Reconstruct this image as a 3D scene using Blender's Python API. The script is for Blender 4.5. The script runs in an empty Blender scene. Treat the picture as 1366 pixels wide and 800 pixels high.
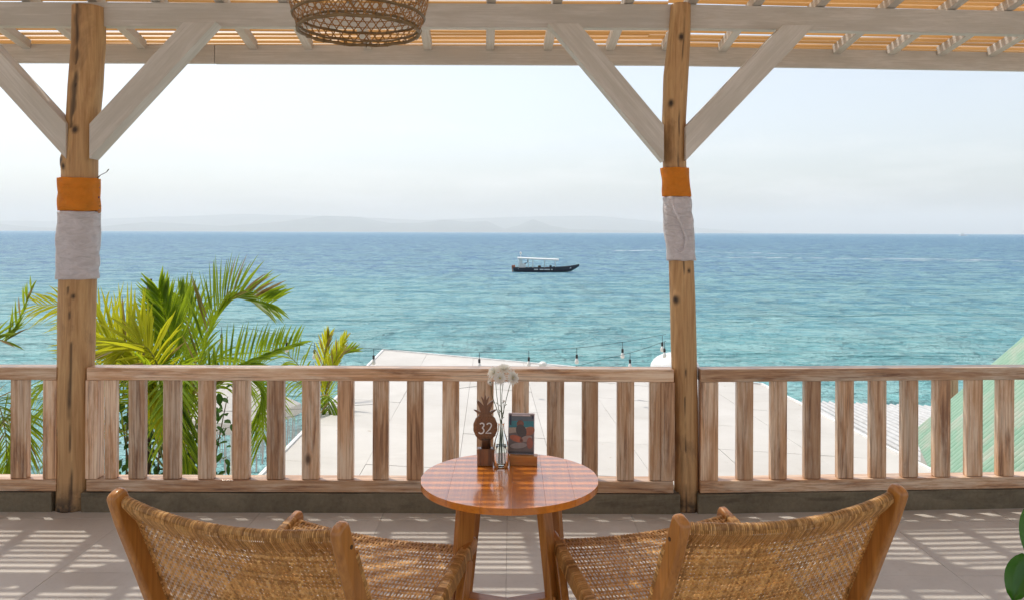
import bpy, bmesh, math, random
from math import sin, cos, pi, radians, sqrt, exp, atan2
from mathutils import Vector, Matrix, noise

SC = bpy.context.scene
COL = SC.collection
random.seed(7)

# ---------------------------------------------------------------- camera
cam_d = bpy.data.cameras.new('camera')
cam = bpy.data.objects.new('camera', cam_d)
COL.objects.link(cam)
cam_d.sensor_width = 36.0
cam_d.lens = 27.67
cam_d.shift_y = -0.0660
cam_d.clip_start = 0.05
cam_d.clip_end = 100000.0
cam.location = (0, 0, 1.5)
cam.rotation_euler = (radians(90), radians(-0.2), 0)
SC.camera = cam

# ---------------------------------------------------------------- light
SUN_DIR = Vector((-0.37, 0.345, 1.0)).normalized()      # towards the sun
SUN_EL = math.asin(SUN_DIR.z)
SUN_AZ = atan2(SUN_DIR.x, SUN_DIR.y)
world = bpy.data.worlds.new('World')
SC.world = world
world.use_nodes = True
wn = world.node_tree
wn.nodes.clear()
w_out = wn.nodes.new('ShaderNodeOutputWorld')
w_bg = wn.nodes.new('ShaderNodeBackground')
w_sky = wn.nodes.new('ShaderNodeTexSky')
w_sky.sky_type = 'NISHITA'
w_sky.sun_disc = False
w_sky.sun_elevation = SUN_EL
w_sky.sun_rotation = SUN_AZ
w_sky.air_density = 1.0
w_sky.dust_density = 2.2
w_sky.ozone_density = 1.0
w_bg.inputs['Strength'].default_value = 0.15
w_hs = wn.nodes.new('ShaderNodeHueSaturation')
w_hs.inputs['Saturation'].default_value = 0.58
w_hs.inputs['Value'].default_value = 1.0
wn.links.new(w_sky.outputs[0], w_hs.inputs['Color'])
w_mx = wn.nodes.new('ShaderNodeMix'); w_mx.data_type = 'RGBA'; w_mx.blend_type = 'MULTIPLY'
w_mx.inputs[0].default_value = 1.0; w_mx.inputs[7].default_value = (1.0, 0.985, 0.96, 1)
wn.links.new(w_hs.outputs[0], w_mx.inputs[6])
# thin low cloud bank, strongest a few degrees above the horizon
w_tc = wn.nodes.new('ShaderNodeTexCoord')
w_mp = wn.nodes.new('ShaderNodeMapping'); w_mp.inputs['Scale'].default_value = (3.0, 3.0, 16.0)
w_no = wn.nodes.new('ShaderNodeTexNoise'); w_no.inputs['Scale'].default_value = 1.3; w_no.inputs['Detail'].default_value = 7.0; w_no.inputs['Roughness'].default_value = 0.6
w_sx = wn.nodes.new('ShaderNodeSeparateXYZ')
w_r1 = wn.nodes.new('ShaderNodeMapRange'); w_r1.inputs[1].default_value = 0.48; w_r1.inputs[2].default_value = 0.72
w_r2 = wn.nodes.new('ShaderNodeMapRange'); w_r2.inputs[1].default_value = 0.20; w_r2.inputs[2].default_value = 0.04; w_r2.inputs[3].default_value = 0.0; w_r2.inputs[4].default_value = 0.40
w_m = wn.nodes.new('ShaderNodeMath'); w_m.operation = 'MULTIPLY'
w_cl = wn.nodes.new('ShaderNodeMix'); w_cl.data_type = 'RGBA'; w_cl.inputs[7].default_value = (6.2, 6.1, 6.0, 1)
wn.links.new(w_tc.outputs['Generated'], w_mp.inputs[0]); wn.links.new(w_mp.outputs[0], w_no.inputs['Vector'])
wn.links.new(w_tc.outputs['Generated'], w_sx.inputs[0]); wn.links.new(w_no.outputs[0], w_r1.inputs[0]); wn.links.new(w_sx.outputs[2], w_r2.inputs[0])
wn.links.new(w_r1.outputs[0], w_m.inputs[0]); wn.links.new(w_r2.outputs[0], w_m.inputs[1])
wn.links.new(w_m.outputs[0], w_cl.inputs[0]); wn.links.new(w_mx.outputs[2], w_cl.inputs[6])
wn.links.new(w_cl.outputs[2], w_bg.inputs['Color'])
wn.links.new(w_bg.outputs[0], w_out.inputs['Surface'])
sun_d = bpy.data.lights.new('sun', 'SUN')
sun_d.energy = 2.3
sun_d.angle = radians(0.5)
sun_d.color = (1.0, 0.925, 0.81)
sun = bpy.data.objects.new('sun', sun_d)
COL.objects.link(sun)
sun.rotation_euler = SUN_DIR.to_track_quat('Z', 'Y').to_euler()
sun.location = (-8, 8, 20)
SC.view_settings.view_transform = 'Standard'
SC.view_settings.look = 'None'
SC.view_settings.gamma = 1.0
SC.view_settings.exposure = 0.47
SC.render.engine = 'CYCLES'
SC.cycles.use_denoising = True
SC.cycles.max_bounces = 10
SC.cycles.diffuse_bounces = 5
SC.cycles.transmission_bounces = 8
SC.cycles.transparent_max_bounces = 12
SC.cycles.volume_bounces = 1
SC.cycles.sample_clamp_indirect = 6.0
SC.cycles.caustics_reflective = False
SC.cycles.caustics_refractive = False

# ---------------------------------------------------------------- material helpers
class G:
    def __init__(s, name):
        m = bpy.data.materials.new(name); m.use_nodes = True
        s.m = m; s.t = m.node_tree; s.t.nodes.clear()
        s.out = s.t.nodes.new('ShaderNodeOutputMaterial')
    def n(s, typ, ins=None, **kw):
        nd = s.t.nodes.new(typ)
        for k, v in kw.items(): setattr(nd, k, v)
        for k, v in (ins or {}).items():
            sock = nd.inputs[k]
            if isinstance(v, bpy.types.NodeSocket): s.t.links.new(v, sock)
            elif isinstance(v, tuple) and len(v) == 3 and sock.type == 'RGBA': sock.default_value = (*v, 1)
            else: sock.default_value = v
        return nd
    def coord(s, scale=(1, 1, 1), kind='Object', rand=True):
        tc = s.n('ShaderNodeTexCoord')
        c = tc.outputs[kind]
        if rand:
            oi = s.n('ShaderNodeObjectInfo')
            mul = s.n('ShaderNodeMath', {0: oi.outputs['Random'], 1: 37.0}, operation='MULTIPLY')
            cb = s.n('ShaderNodeCombineXYZ', {0: mul.outputs[0], 1: mul.outputs[0], 2: mul.outputs[0]})
            c = s.n('ShaderNodeVectorMath', {0: c, 1: cb.outputs[0]}, operation='ADD').outputs[0]
        return s.n('ShaderNodeMapping', {'Vector': c, 'Scale': scale}).outputs[0]
    def noise(s, vec, scale, detail=5, rough=0.55, dist=0.0):
        return s.n('ShaderNodeTexNoise', {'Vector': vec, 'Scale': scale, 'Detail': detail, 'Roughness': rough, 'Distortion': dist}).outputs[0]
    def ramp(s, fac, stops):
        r = s.n('ShaderNodeValToRGB', {'Fac': fac})
        e = r.color_ramp.elements
        while len(e) < len(stops): e.new(0.5)
        for i, (p, c) in enumerate(stops):
            e[i].position = p
            e[i].color = (*c, 1) if isinstance(c, tuple) else (c, c, c, 1)
        return r.outputs[0]
    def mix(s, fac, a, b, mode='MIX'):
        nd = s.n('ShaderNodeMix', data_type='RGBA', blend_type=mode)
        for k, v in ((0, fac), (6, a), (7, b)):
            if isinstance(v, bpy.types.NodeSocket): s.t.links.new(v, nd.inputs[k])
            elif isinstance(v, tuple): nd.inputs[k].default_value = (*v, 1)
            else: nd.inputs[k].default_value = v
        return nd.outputs[2]
    def bump(s, h, dist=0.002, strength=1.0):
        return s.n('ShaderNodeBump', {'Height': h, 'Distance': dist, 'Strength': strength}).outputs[0]
    def bsdf(s, color, rough=0.6, normal=None, **ins):
        p = s.n('ShaderNodeBsdfPrincipled', {'Base Color': color, 'Roughness': rough})
        for k, v in ins.items():
            k = k.replace('_', ' ')
            if isinstance(v, bpy.types.NodeSocket): s.t.links.new(v, p.inputs[k])
            else: p.inputs[k].default_value = v
        if normal is not None: s.t.links.new(normal, p.inputs['Normal'])
        return p.outputs[0]
    def done(s, sh):
        s.t.links.new(sh, s.out.inputs['Surface']); return s.m

def value_jitter(g, col, amt=0.25):
    oi = g.n('ShaderNodeObjectInfo')
    mr = g.n('ShaderNodeMapRange', {'Value': oi.outputs['Random'], 3: 1 - amt, 4: 1 + amt})
    return g.n('ShaderNodeHueSaturation', {'Value': mr.outputs[0], 'Color': col}).outputs[0]

def wood(name, dark, mid, light, axis, rough=0.6, scale=1.0, wash=None, wash_amt=0.5, bump=0.0015, coat=0.0, jitter=0.15, knots=0.0):
    """sawn timber, grain along the local axis"""
    g = G(name)
    sv = [9.0 * scale] * 3; sv[axis] = 0.55 * scale
    v = g.coord(tuple(sv))
    warp = g.noise(v, 0.9, 2, 0.5)
    grain = g.n('ShaderNodeTexNoise', {'Vector': v, 'Scale': 3.2, 'Detail': 8.0, 'Roughness': 0.62, 'Distortion': 1.2}).outputs[0]
    c = g.ramp(grain, [(0.28, dark), (0.5, mid), (0.74, light)] if not wash or axis is None or 'washed' not in name else [(0.36, dark), (0.50, mid), (0.64, light)])
    fine_v = [60.0 * scale] * 3; fine_v[axis] = 1.6 * scale
    fv = g.coord(tuple(fine_v))
    fine = g.noise(fv, 2.0, 4, 0.6)
    c = g.mix(0.35, c, g.ramp(fine, [(0.3, dark), (0.7, light)]))
    if wash:
        wv = [7.0 * scale] * 3; wv[axis] = 1.1 * scale
        w1 = g.noise(g.coord(tuple(wv)), 1.6, 9, 0.7)
        fac = g.ramp(w1, [(0.44, 0.0), (0.58, 1.0)])
        fac = g.n('ShaderNodeMath', {0: fac, 1: wash_amt}, operation='MULTIPLY').outputs[0]
        fac2 = g.n('ShaderNodeMath', {0: fac, 1: g.ramp(fine, [(0.35, 0.25), (0.6, 1.0)])}, operation='MULTIPLY').outputs[0]
        c = g.mix(fac2, c, wash)
    if knots:
        kv = [3.0] * 3; kv[axis] = 1.6
        vo = g.n('ShaderNodeTexVoronoi', {'Vector': g.coord(tuple(kv)), 'Scale': 1.3}).outputs['Distance']
        kf = g.ramp(vo, [(0.03, 1.0), (0.085, 0.0)])
        kf = g.n('ShaderNodeMath', {0: kf, 1: knots}, operation='MULTIPLY').outputs[0]
        c = g.mix(kf, c, tuple(x * 0.25 for x in dark))
    c = value_jitter(g, c, jitter)
    nrm = g.bump(g.n('ShaderNodeMath', {0: fine, 1: grain}, operation='ADD').outputs[0], bump)
    return g.done(g.bsdf(c, rough, nrm, Coat_Weight=coat, Coat_Roughness=0.12))

M = {}
AX = {'x': 0, 'y': 1, 'z': 2}
for a_, i_ in AX.items():
    M['washed_' + a_] = wood('washed_timber_' + a_, (0.16, 0.058, 0.022), (0.57, 0.305, 0.15), (0.78, 0.51, 0.30), i_, 0.5,
                             wash=(0.84, 0.70, 0.54), wash_amt=0.75, knots=0.85, jitter=0.2, coat=0.4)
    M['teak_' + a_] = wood('oiled_teak_' + a_, (0.22, 0.070, 0.011), (0.44, 0.175, 0.032), (0.60, 0.27, 0.06), i_, 0.34,
                           scale=0.8, bump=0.0005, coat=0.35, jitter=0.10)
    M['white_' + a_] = wood('white_painted_timber_' + a_, (0.50, 0.475, 0.425), (0.56, 0.53, 0.475), (0.60, 0.57, 0.515), i_, 0.55,
                            wash=(0.74, 0.71, 0.67), wash_amt=0.6, bump=0.0012, jitter=0.05)
M['table_top'] = wood('lacquered_tabletop', (0.50, 0.13, 0.008), (0.70, 0.22, 0.018), (0.80, 0.30, 0.03), 1, 0.3, scale=0.7, bump=0.0002, coat=1.0, jitter=0.10)
M['pale_wood'] = wood('pale_varnished_wood', (0.36, 0.22, 0.10), (0.52, 0.36, 0.19), (0.62, 0.46, 0.28), 2, 0.5)
M['carved'] = wood('carved_brown_wood', (0.07, 0.022, 0.006), (0.20, 0.075, 0.02), (0.32, 0.14, 0.045), 2, 0.4, coat=0.3)

def log_mat():
    g = G('debarked_log')
    v = g.coord((7, 7, 0.7), rand=True)
    grain = g.n('ShaderNodeTexNoise', {'Vector': v, 'Scale': 2.2, 'Detail': 9.0, 'Roughness': 0.65, 'Distortion': 1.6}).outputs[0]
    c = g.ramp(grain, [(0.25, (0.26, 0.12, 0.045)), (0.42, (0.44, 0.235, 0.09)), (0.6, (0.58, 0.35, 0.15)), (0.8, (0.68, 0.46, 0.24))])
    fine = g.noise(g.coord((55, 55, 1.8)), 1.6, 5, 0.6)
    c = g.mix(0.3, c, g.ramp(fine, [(0.3, (0.26, 0.13, 0.05)), (0.65, (0.72, 0.49, 0.26))]))
    st = g.noise(g.coord((2.6, 2.6, 1.1)), 1.7, 6, 0.62, 0.8)
    c = g.mix(g.ramp(st, [(0.57, 0.0), (0.70, 0.6)]), c, (0.13, 0.07, 0.035))
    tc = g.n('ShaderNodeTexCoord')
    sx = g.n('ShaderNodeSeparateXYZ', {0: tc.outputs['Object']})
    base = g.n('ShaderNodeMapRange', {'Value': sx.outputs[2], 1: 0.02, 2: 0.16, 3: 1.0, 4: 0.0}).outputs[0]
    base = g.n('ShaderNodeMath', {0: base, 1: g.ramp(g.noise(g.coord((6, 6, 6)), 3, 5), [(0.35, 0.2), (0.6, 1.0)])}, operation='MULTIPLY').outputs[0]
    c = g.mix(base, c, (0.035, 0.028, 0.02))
    at = g.n('ShaderNodeAttribute', attribute_name='dark')
    c = g.mix(at.outputs['Fac'], c, (0.035, 0.02, 0.013))
    h = g.n('ShaderNodeMath', {0: fine, 1: grain}, operation='ADD').outputs[0]
    return g.done(g.bsdf(c, 0.62, g.bump(h, 0.003)))
M['log'] = log_mat()

def bamboo_mat():
    g = G('split_bamboo')
    v = g.coord((0.35, 40, 40))
    n1 = g.noise(v, 1.6, 6, 0.6)
    c = g.ramp(n1, [(0.25, (0.30, 0.15, 0.05)), (0.5, (0.52, 0.31, 0.13)), (0.75, (0.68, 0.47, 0.24))])
    n2 = g.noise(g.coord((1.3, 6, 6)), 1.5, 5, 0.65)
    c = g.mix(g.ramp(n2, [(0.5, 0.0), (0.72, 0.55)]), c, (0.24, 0.15, 0.085))
    c = value_jitter(g, c, 0.28)
    p = g.bsdf(c, 0.5, g.bump(n1, 0.001))
    tr = g.n('ShaderNodeBsdfTranslucent', {'Color': g.mix(0.75, c, (0.95, 0.48, 0.13))})
    mx = g.n('ShaderNodeMixShader', {0: 0.20, 1: p, 2: tr.outputs[0]})
    return g.done(mx.outputs[0])
M['bamboo'] = bamboo_mat()

def rattan_mat(name, k=1.0):
    g = G(name)
    v = g.coord((1, 1, 1), rand=False)
    n1 = g.noise(v, 9, 4, 0.6)
    n2 = g.noise(v, 70, 5, 0.7)
    n3 = g.noise(g.coord((1, 60, 1), rand=False), 4, 3, 0.6)
    c = g.ramp(n2, [(0.22, (0.15 * k, 0.065 * k, 0.018 * k)), (0.45, (0.50 * k, 0.265 * k, 0.085 * k)), (0.7, (0.74 * k, 0.47 * k, 0.18 * k))])
    c = g.mix(g.ramp(n1, [(0.35, 0.0), (0.65, 0.5)]), c, (0.60 * k, 0.33 * k, 0.09 * k))
    c = g.mix(g.ramp(n3, [(0.5, 0.0), (0.7, 0.4)]), c, (0.70 * k, 0.50 * k, 0.28 * k))
    at = g.n('ShaderNodeAttribute', attribute_name='tone').outputs['Fac']
    c = g.mix(1.0, c, g.ramp(at, [(0.0, (0.52, 0.44, 0.36)), (0.5, (1.05, 1.0, 0.95)), (1.0, (1.5, 1.6, 1.7))]), 'MULTIPLY')
    p = g.bsdf(c, 0.40, g.bump(n2, 0.0008))
    tr = g.n('ShaderNodeBsdfTranslucent', {'Color': g.mix(0.5, c, (0.75, 0.38, 0.10))})
    mx = g.n('ShaderNodeMixShader', {0: 0.22, 1: p, 2: tr.outputs[0]})
    return g.done(mx.outputs[0])
M['rattan'] = rattan_mat('rattan_strands')
M['lamp_cane'] = rattan_mat('bamboo_basket_cane', 1.1)

def simple(name, col, rough=0.6, nscale=8, var=0.15, bump=0.0, rand=True, **ins):
    g = G(name)
    v = g.coord((1, 1, 1), rand=rand)
    n1 = g.noise(v, nscale, 6, 0.6)
    lo = tuple(max(0, x * (1 - var)) for x in col); hi = tuple(min(1, x * (1 + var)) for x in col)
    c = g.ramp(n1, [(0.3, lo), (0.7, hi)])
    return g.done(g.bsdf(c, rough, g.bump(n1, bump) if bump else None, **ins))

def cloth_mat(name, col, stain=None, sheer=0.0):
    g = G(name)
    v = g.coord((1, 1, 1))
    n1 = g.noise(v, 14, 5, 0.6)
    lo = tuple(x * 0.85 for x in col)
    c = g.ramp(n1, [(0.3, lo), (0.7, col)])
    if stain: c = g.mix(g.ramp(g.noise(v, 4, 4), [(0.55, 0.0), (0.75, 0.35)]), c, stain)
    wr = g.noise(g.coord((9, 9, 26)), 1.0, 3, 0.5, 2.5)
    d = g.bsdf(c, 0.6, g.bump(wr, 0.012))
    tr = g.n('ShaderNodeBsdfTranslucent', {'Color': c})
    sh = g.n('ShaderNodeMixShader', {0: 0.45 if not sheer else 0.25, 1: d, 2: tr.outputs[0]}).outputs[0]
    if sheer:
        tp = g.n('ShaderNodeBsdfTransparent')
        f = g.ramp(wr, [(0.35, sheer * 1.3), (0.6, sheer * 0.5)])
        sh = g.n('ShaderNodeMixShader', {0: f, 1: sh, 2: tp.outputs[0]}).outputs[0]
    return g.done(sh)
M['orange_cloth'] = cloth_mat('orange_cloth', (1.0, 0.41, 0.03))
M['white_cloth'] = cloth_mat('white_cloth', (0.90, 0.88, 0.92), (0.84, 0.80, 0.82), 0.20)
M['canvas'] = cloth_mat('white_canvas', (0.80, 0.79, 0.77))
M['fringe'] = cloth_mat('grey_fringe', (0.52, 0.52, 0.52))

def concrete(name, a, b, c3, scale=3.0):
    g = G(name)
    v = g.coord((1, 1, 1), rand=False)
    n1 = g.noise(v, scale, 8, 0.65, 0.4)
    n2 = g.noise(v, scale * 18, 6, 0.6)
    n3 = g.noise(g.coord((0.6, 1, 3), rand=False), scale * 1.1, 5, 0.6, 1.0)
    c = g.ramp(n1, [(0.3, a), (0.55, b), (0.75, c3)])
    c = g.mix(g.ramp(n3, [(0.55, 0.0), (0.7, 0.7)]), c, tuple(x * 0.42 for x in a))
    c = g.mix(0.25, c, g.ramp(n2, [(0.3, a), (0.7, c3)]))
    return g.done(g.bsdf(c, 0.85, g.bump(n2, 0.003)))
M['kerb'] = concrete('stained_cement', (0.10, 0.083, 0.052), (0.20, 0.168, 0.112), (0.27, 0.235, 0.165))
M['plaster'] = concrete('render_wall', (0.45, 0.42, 0.37), (0.52, 0.5, 0.45), (0.6, 0.57, 0.52), 1.0)
M['bounce_ground'] = concrete('pale_bounce_ground', (0.55, 0.52, 0.47), (0.62, 0.59, 0.54), (0.68, 0.65, 0.6), 0.8)  # for the added ground behind the camera, pale so it bounces light
M['sand'] = concrete('sand', (0.45, 0.38, 0.28), (0.55, 0.47, 0.36), (0.62, 0.54, 0.42), 0.8)

def tile_mat():
    g = G('porcelain_tile')
    v = g.coord((1, 1, 1), kind='Object')
    n1 = g.noise(v, 2.2, 7, 0.6)
    n2 = g.noise(v, 45, 4, 0.6)
    c = g.ramp(n1, [(0.3, (0.50, 0.475, 0.435)), (0.7, (0.57, 0.545, 0.505))])
    c = g.mix(g.ramp(n2, [(0.55, 0.0), (0.75, 0.22)]), c, (0.30, 0.27, 0.25))
    gp = g.n('ShaderNodeNewGeometry').outputs['Position']
    c = g.mix(g.ramp(g.noise(gp, 1.7, 9, 0.7, 0.8), [(0.48, 0.0), (0.72, 0.38)]), c, (0.33, 0.295, 0.26))
    c = g.mix(g.ramp(g.noise(gp, 14, 6, 0.7), [(0.60, 0.0), (0.72, 0.35)]), c, (0.30, 0.26, 0.22))
    c = value_jitter(g, c, 0.05)
    r = g.ramp(n1, [(0.3, 0.40), (0.7, 0.55)])
    return g.done(g.bsdf(c, r, g.bump(n2, 0.0004)))
M['tile'] = tile_mat()
M['grout'] = simple('grey_grout', (0.38, 0.355, 0.32), 0.9)

def leaf_mat(name, a, b, tcol, trans=0.45, rough=0.48, sc=6.0):
    g = G(name)
    v = g.coord((1, 1, 1))
    n1 = g.noise(v, sc, 4, 0.6)
    c = g.ramp(n1, [(0.3, a), (0.7, b)])
    c = value_jitter(g, c, 0.2)
    p = g.bsdf(c, rough, None)
    tr = g.n('ShaderNodeBsdfTranslucent', {'Color': g.mix(0.7, c, tcol)})
    return g.done(g.n('ShaderNodeMixShader', {0: trans, 1: p, 2: tr.outputs[0]}).outputs[0])
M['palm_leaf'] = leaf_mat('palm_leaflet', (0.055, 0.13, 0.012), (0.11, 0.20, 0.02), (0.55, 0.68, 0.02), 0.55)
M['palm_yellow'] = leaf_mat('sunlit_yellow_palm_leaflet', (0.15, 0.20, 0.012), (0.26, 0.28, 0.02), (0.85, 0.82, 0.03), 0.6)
M['palm_dry'] = leaf_mat('dry_palm_leaflet', (0.25, 0.16, 0.06), (0.35, 0.26, 0.11), (0.6, 0.45, 0.15), 0.3, 0.6)
M['shrub_leaf'] = leaf_mat('shrub_leaf', (0.018, 0.05, 0.012), (0.05, 0.11, 0.02), (0.12, 0.30, 0.03), 0.3)
M['glossy_leaf'] = leaf_mat('glossy_house_plant_leaf', (0.02, 0.075, 0.012), (0.045, 0.13, 0.02), (0.15, 0.5, 0.03), 0.25, 0.22, 3)
M['rachis'] = simple('palm_midrib', (0.22, 0.22, 0.06), 0.45, 12)
M['bark'] = simple('palm_bark', (0.20, 0.15, 0.10), 0.9, 20, 0.4, 0.01)

def roof_sheet():
    g = G('white_roof_sheet')
    v = g.coord((1, 1, 1), kind='Generated', rand=False)
    tc = g.n('ShaderNodeNewGeometry')
    n1 = g.noise(tc.outputs['Position'], 0.9, 8, 0.65, 0.5)
    n2 = g.noise(g.n('ShaderNodeMapping', {'Vector': tc.outputs['Position'], 'Scale': (0.5, 3.0, 1)}).outputs[0], 0.8, 6, 0.7)
    c = g.ramp(n1, [(0.35, (0.49, 0.468, 0.43)), (0.65, (0.565, 0.545, 0.51))])
    c = g.mix(g.ramp(n2, [(0.58, 0.0), (0.78, 0.35)]), c, (0.34, 0.29, 0.23))
    n3 = g.noise(tc.outputs['Position'], 7, 3, 0.5)
    c = g.mix(g.ramp(n3, [(0.70, 0.0), (0.74, 0.7)]), c, (0.33, 0.26, 0.18))
    c = value_jitter(g, c, 0.03)
    return g.done(g.bsdf(c, 0.55, None))
M['roof_sheet'] = roof_sheet()

def corr_mat(name, a, b, worn, amt):
    g = G(name)
    v = g.coord((1, 1, 1), rand=False)
    n1 = g.noise(v, 1.3, 8, 0.68, 0.6)
    c = g.mix(g.ramp(g.noise(v, 5, 5), [(0.3, 0.0), (0.7, 1.0)]), a, b)
    c = g.mix(g.ramp(n1, [(0.48, 0.0), (0.66, amt)]), c, worn)
    at = g.n('ShaderNodeAttribute', attribute_name='tone').outputs['Fac']      # rib shade painted in: valleys of the sheet coloured darker
    rib_shade = g.n('ShaderNodeMath', {0: g.ramp(at, [(0.22, 0.9), (0.60, 0.0)]), 1: g.ramp(g.noise(v, 6, 4), [(0.3, 0.45), (0.6, 1.0)])}, operation='MULTIPLY').outputs[0]
    c = g.mix(rib_shade, c, tuple(x * 0.35 for x in worn))
    return g.done(g.bsdf(c, 0.5, None))
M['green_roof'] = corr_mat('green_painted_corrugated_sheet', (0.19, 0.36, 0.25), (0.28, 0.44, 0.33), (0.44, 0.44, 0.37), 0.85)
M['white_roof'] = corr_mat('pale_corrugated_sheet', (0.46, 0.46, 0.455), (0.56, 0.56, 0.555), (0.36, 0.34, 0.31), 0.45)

M['black'] = simple('black_plastic', (0.02, 0.02, 0.022), 0.5)
M['wire'] = simple('dark_cable', (0.03, 0.035, 0.04), 0.6)
M['dark_wood'] = simple('dark_stained_wood', (0.07, 0.035, 0.018), 0.5, 20, 0.3)
M['white_paint'] = simple('white_paint', (0.78, 0.78, 0.76), 0.45)
M['hull'] = simple('black_navy_hull', (0.025, 0.028, 0.045), 0.4)
M['hull_low'] = simple('turquoise_hull_paint', (0.01, 0.16, 0.17), 0.4)
M['rust'] = simple('orange_brown_paint', (0.35, 0.12, 0.06), 0.6)
M['steel'] = simple('grey_metal', (0.4, 0.4, 0.4), 0.35, Metallic=0.9)
M['clay'] = simple('terracotta', (0.42, 0.19, 0.10), 0.8, 10, 0.2, 0.002)
M['soil'] = simple('potting_soil', (0.05, 0.035, 0.025), 0.95, 40, 0.4, 0.01)
M['petal'] = leaf_mat('white_petal', (0.84, 0.83, 0.78), (0.9, 0.9, 0.86), (0.95, 0.95, 0.9), 0.5, 0.6)
M['flower_eye'] = simple('yellow_flower_eye', (0.65, 0.55, 0.12), 0.8)
M['stem'] = simple('flower_stem', (0.06, 0.10, 0.03), 0.5)
M['ground_leaf'] = leaf_mat('beach_shrubbery', (0.03, 0.07, 0.012), (0.07, 0.14, 0.02), (0.2, 0.4, 0.03), 0.3)

def glass_mat(name, col=(1, 1, 1), ior=1.45, rough=0.0):
    g = G(name)
    gl = g.n('ShaderNodeBsdfGlass', {'Color': col, 'Roughness': rough, 'IOR': ior})
    return g.done(gl.outputs[0])
def thin_glass(name):
    g = G(name)
    fr = g.n('ShaderNodeFresnel', {'IOR': 1.45})
    tr = g.n('ShaderNodeBsdfTransparent', {'Color': (0.95, 0.97, 0.96)})
    gl = g.n('ShaderNodeBsdfGlossy', {'Color': (1, 1, 1), 'Roughness': 0.02})
    return g.done(g.n('ShaderNodeMixShader', {0: fr.outputs[0], 1: tr.outputs[0], 2: gl.outputs[0]}).outputs[0])
M['glass'] = thin_glass('clear_glass')
M['water_in_vase'] = thin_glass('vase_water')
M['bulb_glass'] = simple('frosted_bulb', (0.80, 0.78, 0.72), 0.25, Coat_Weight=0.5)
M['acrylic'] = simple('acrylic_edge', (0.62, 0.55, 0.58), 0.2)

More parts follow.
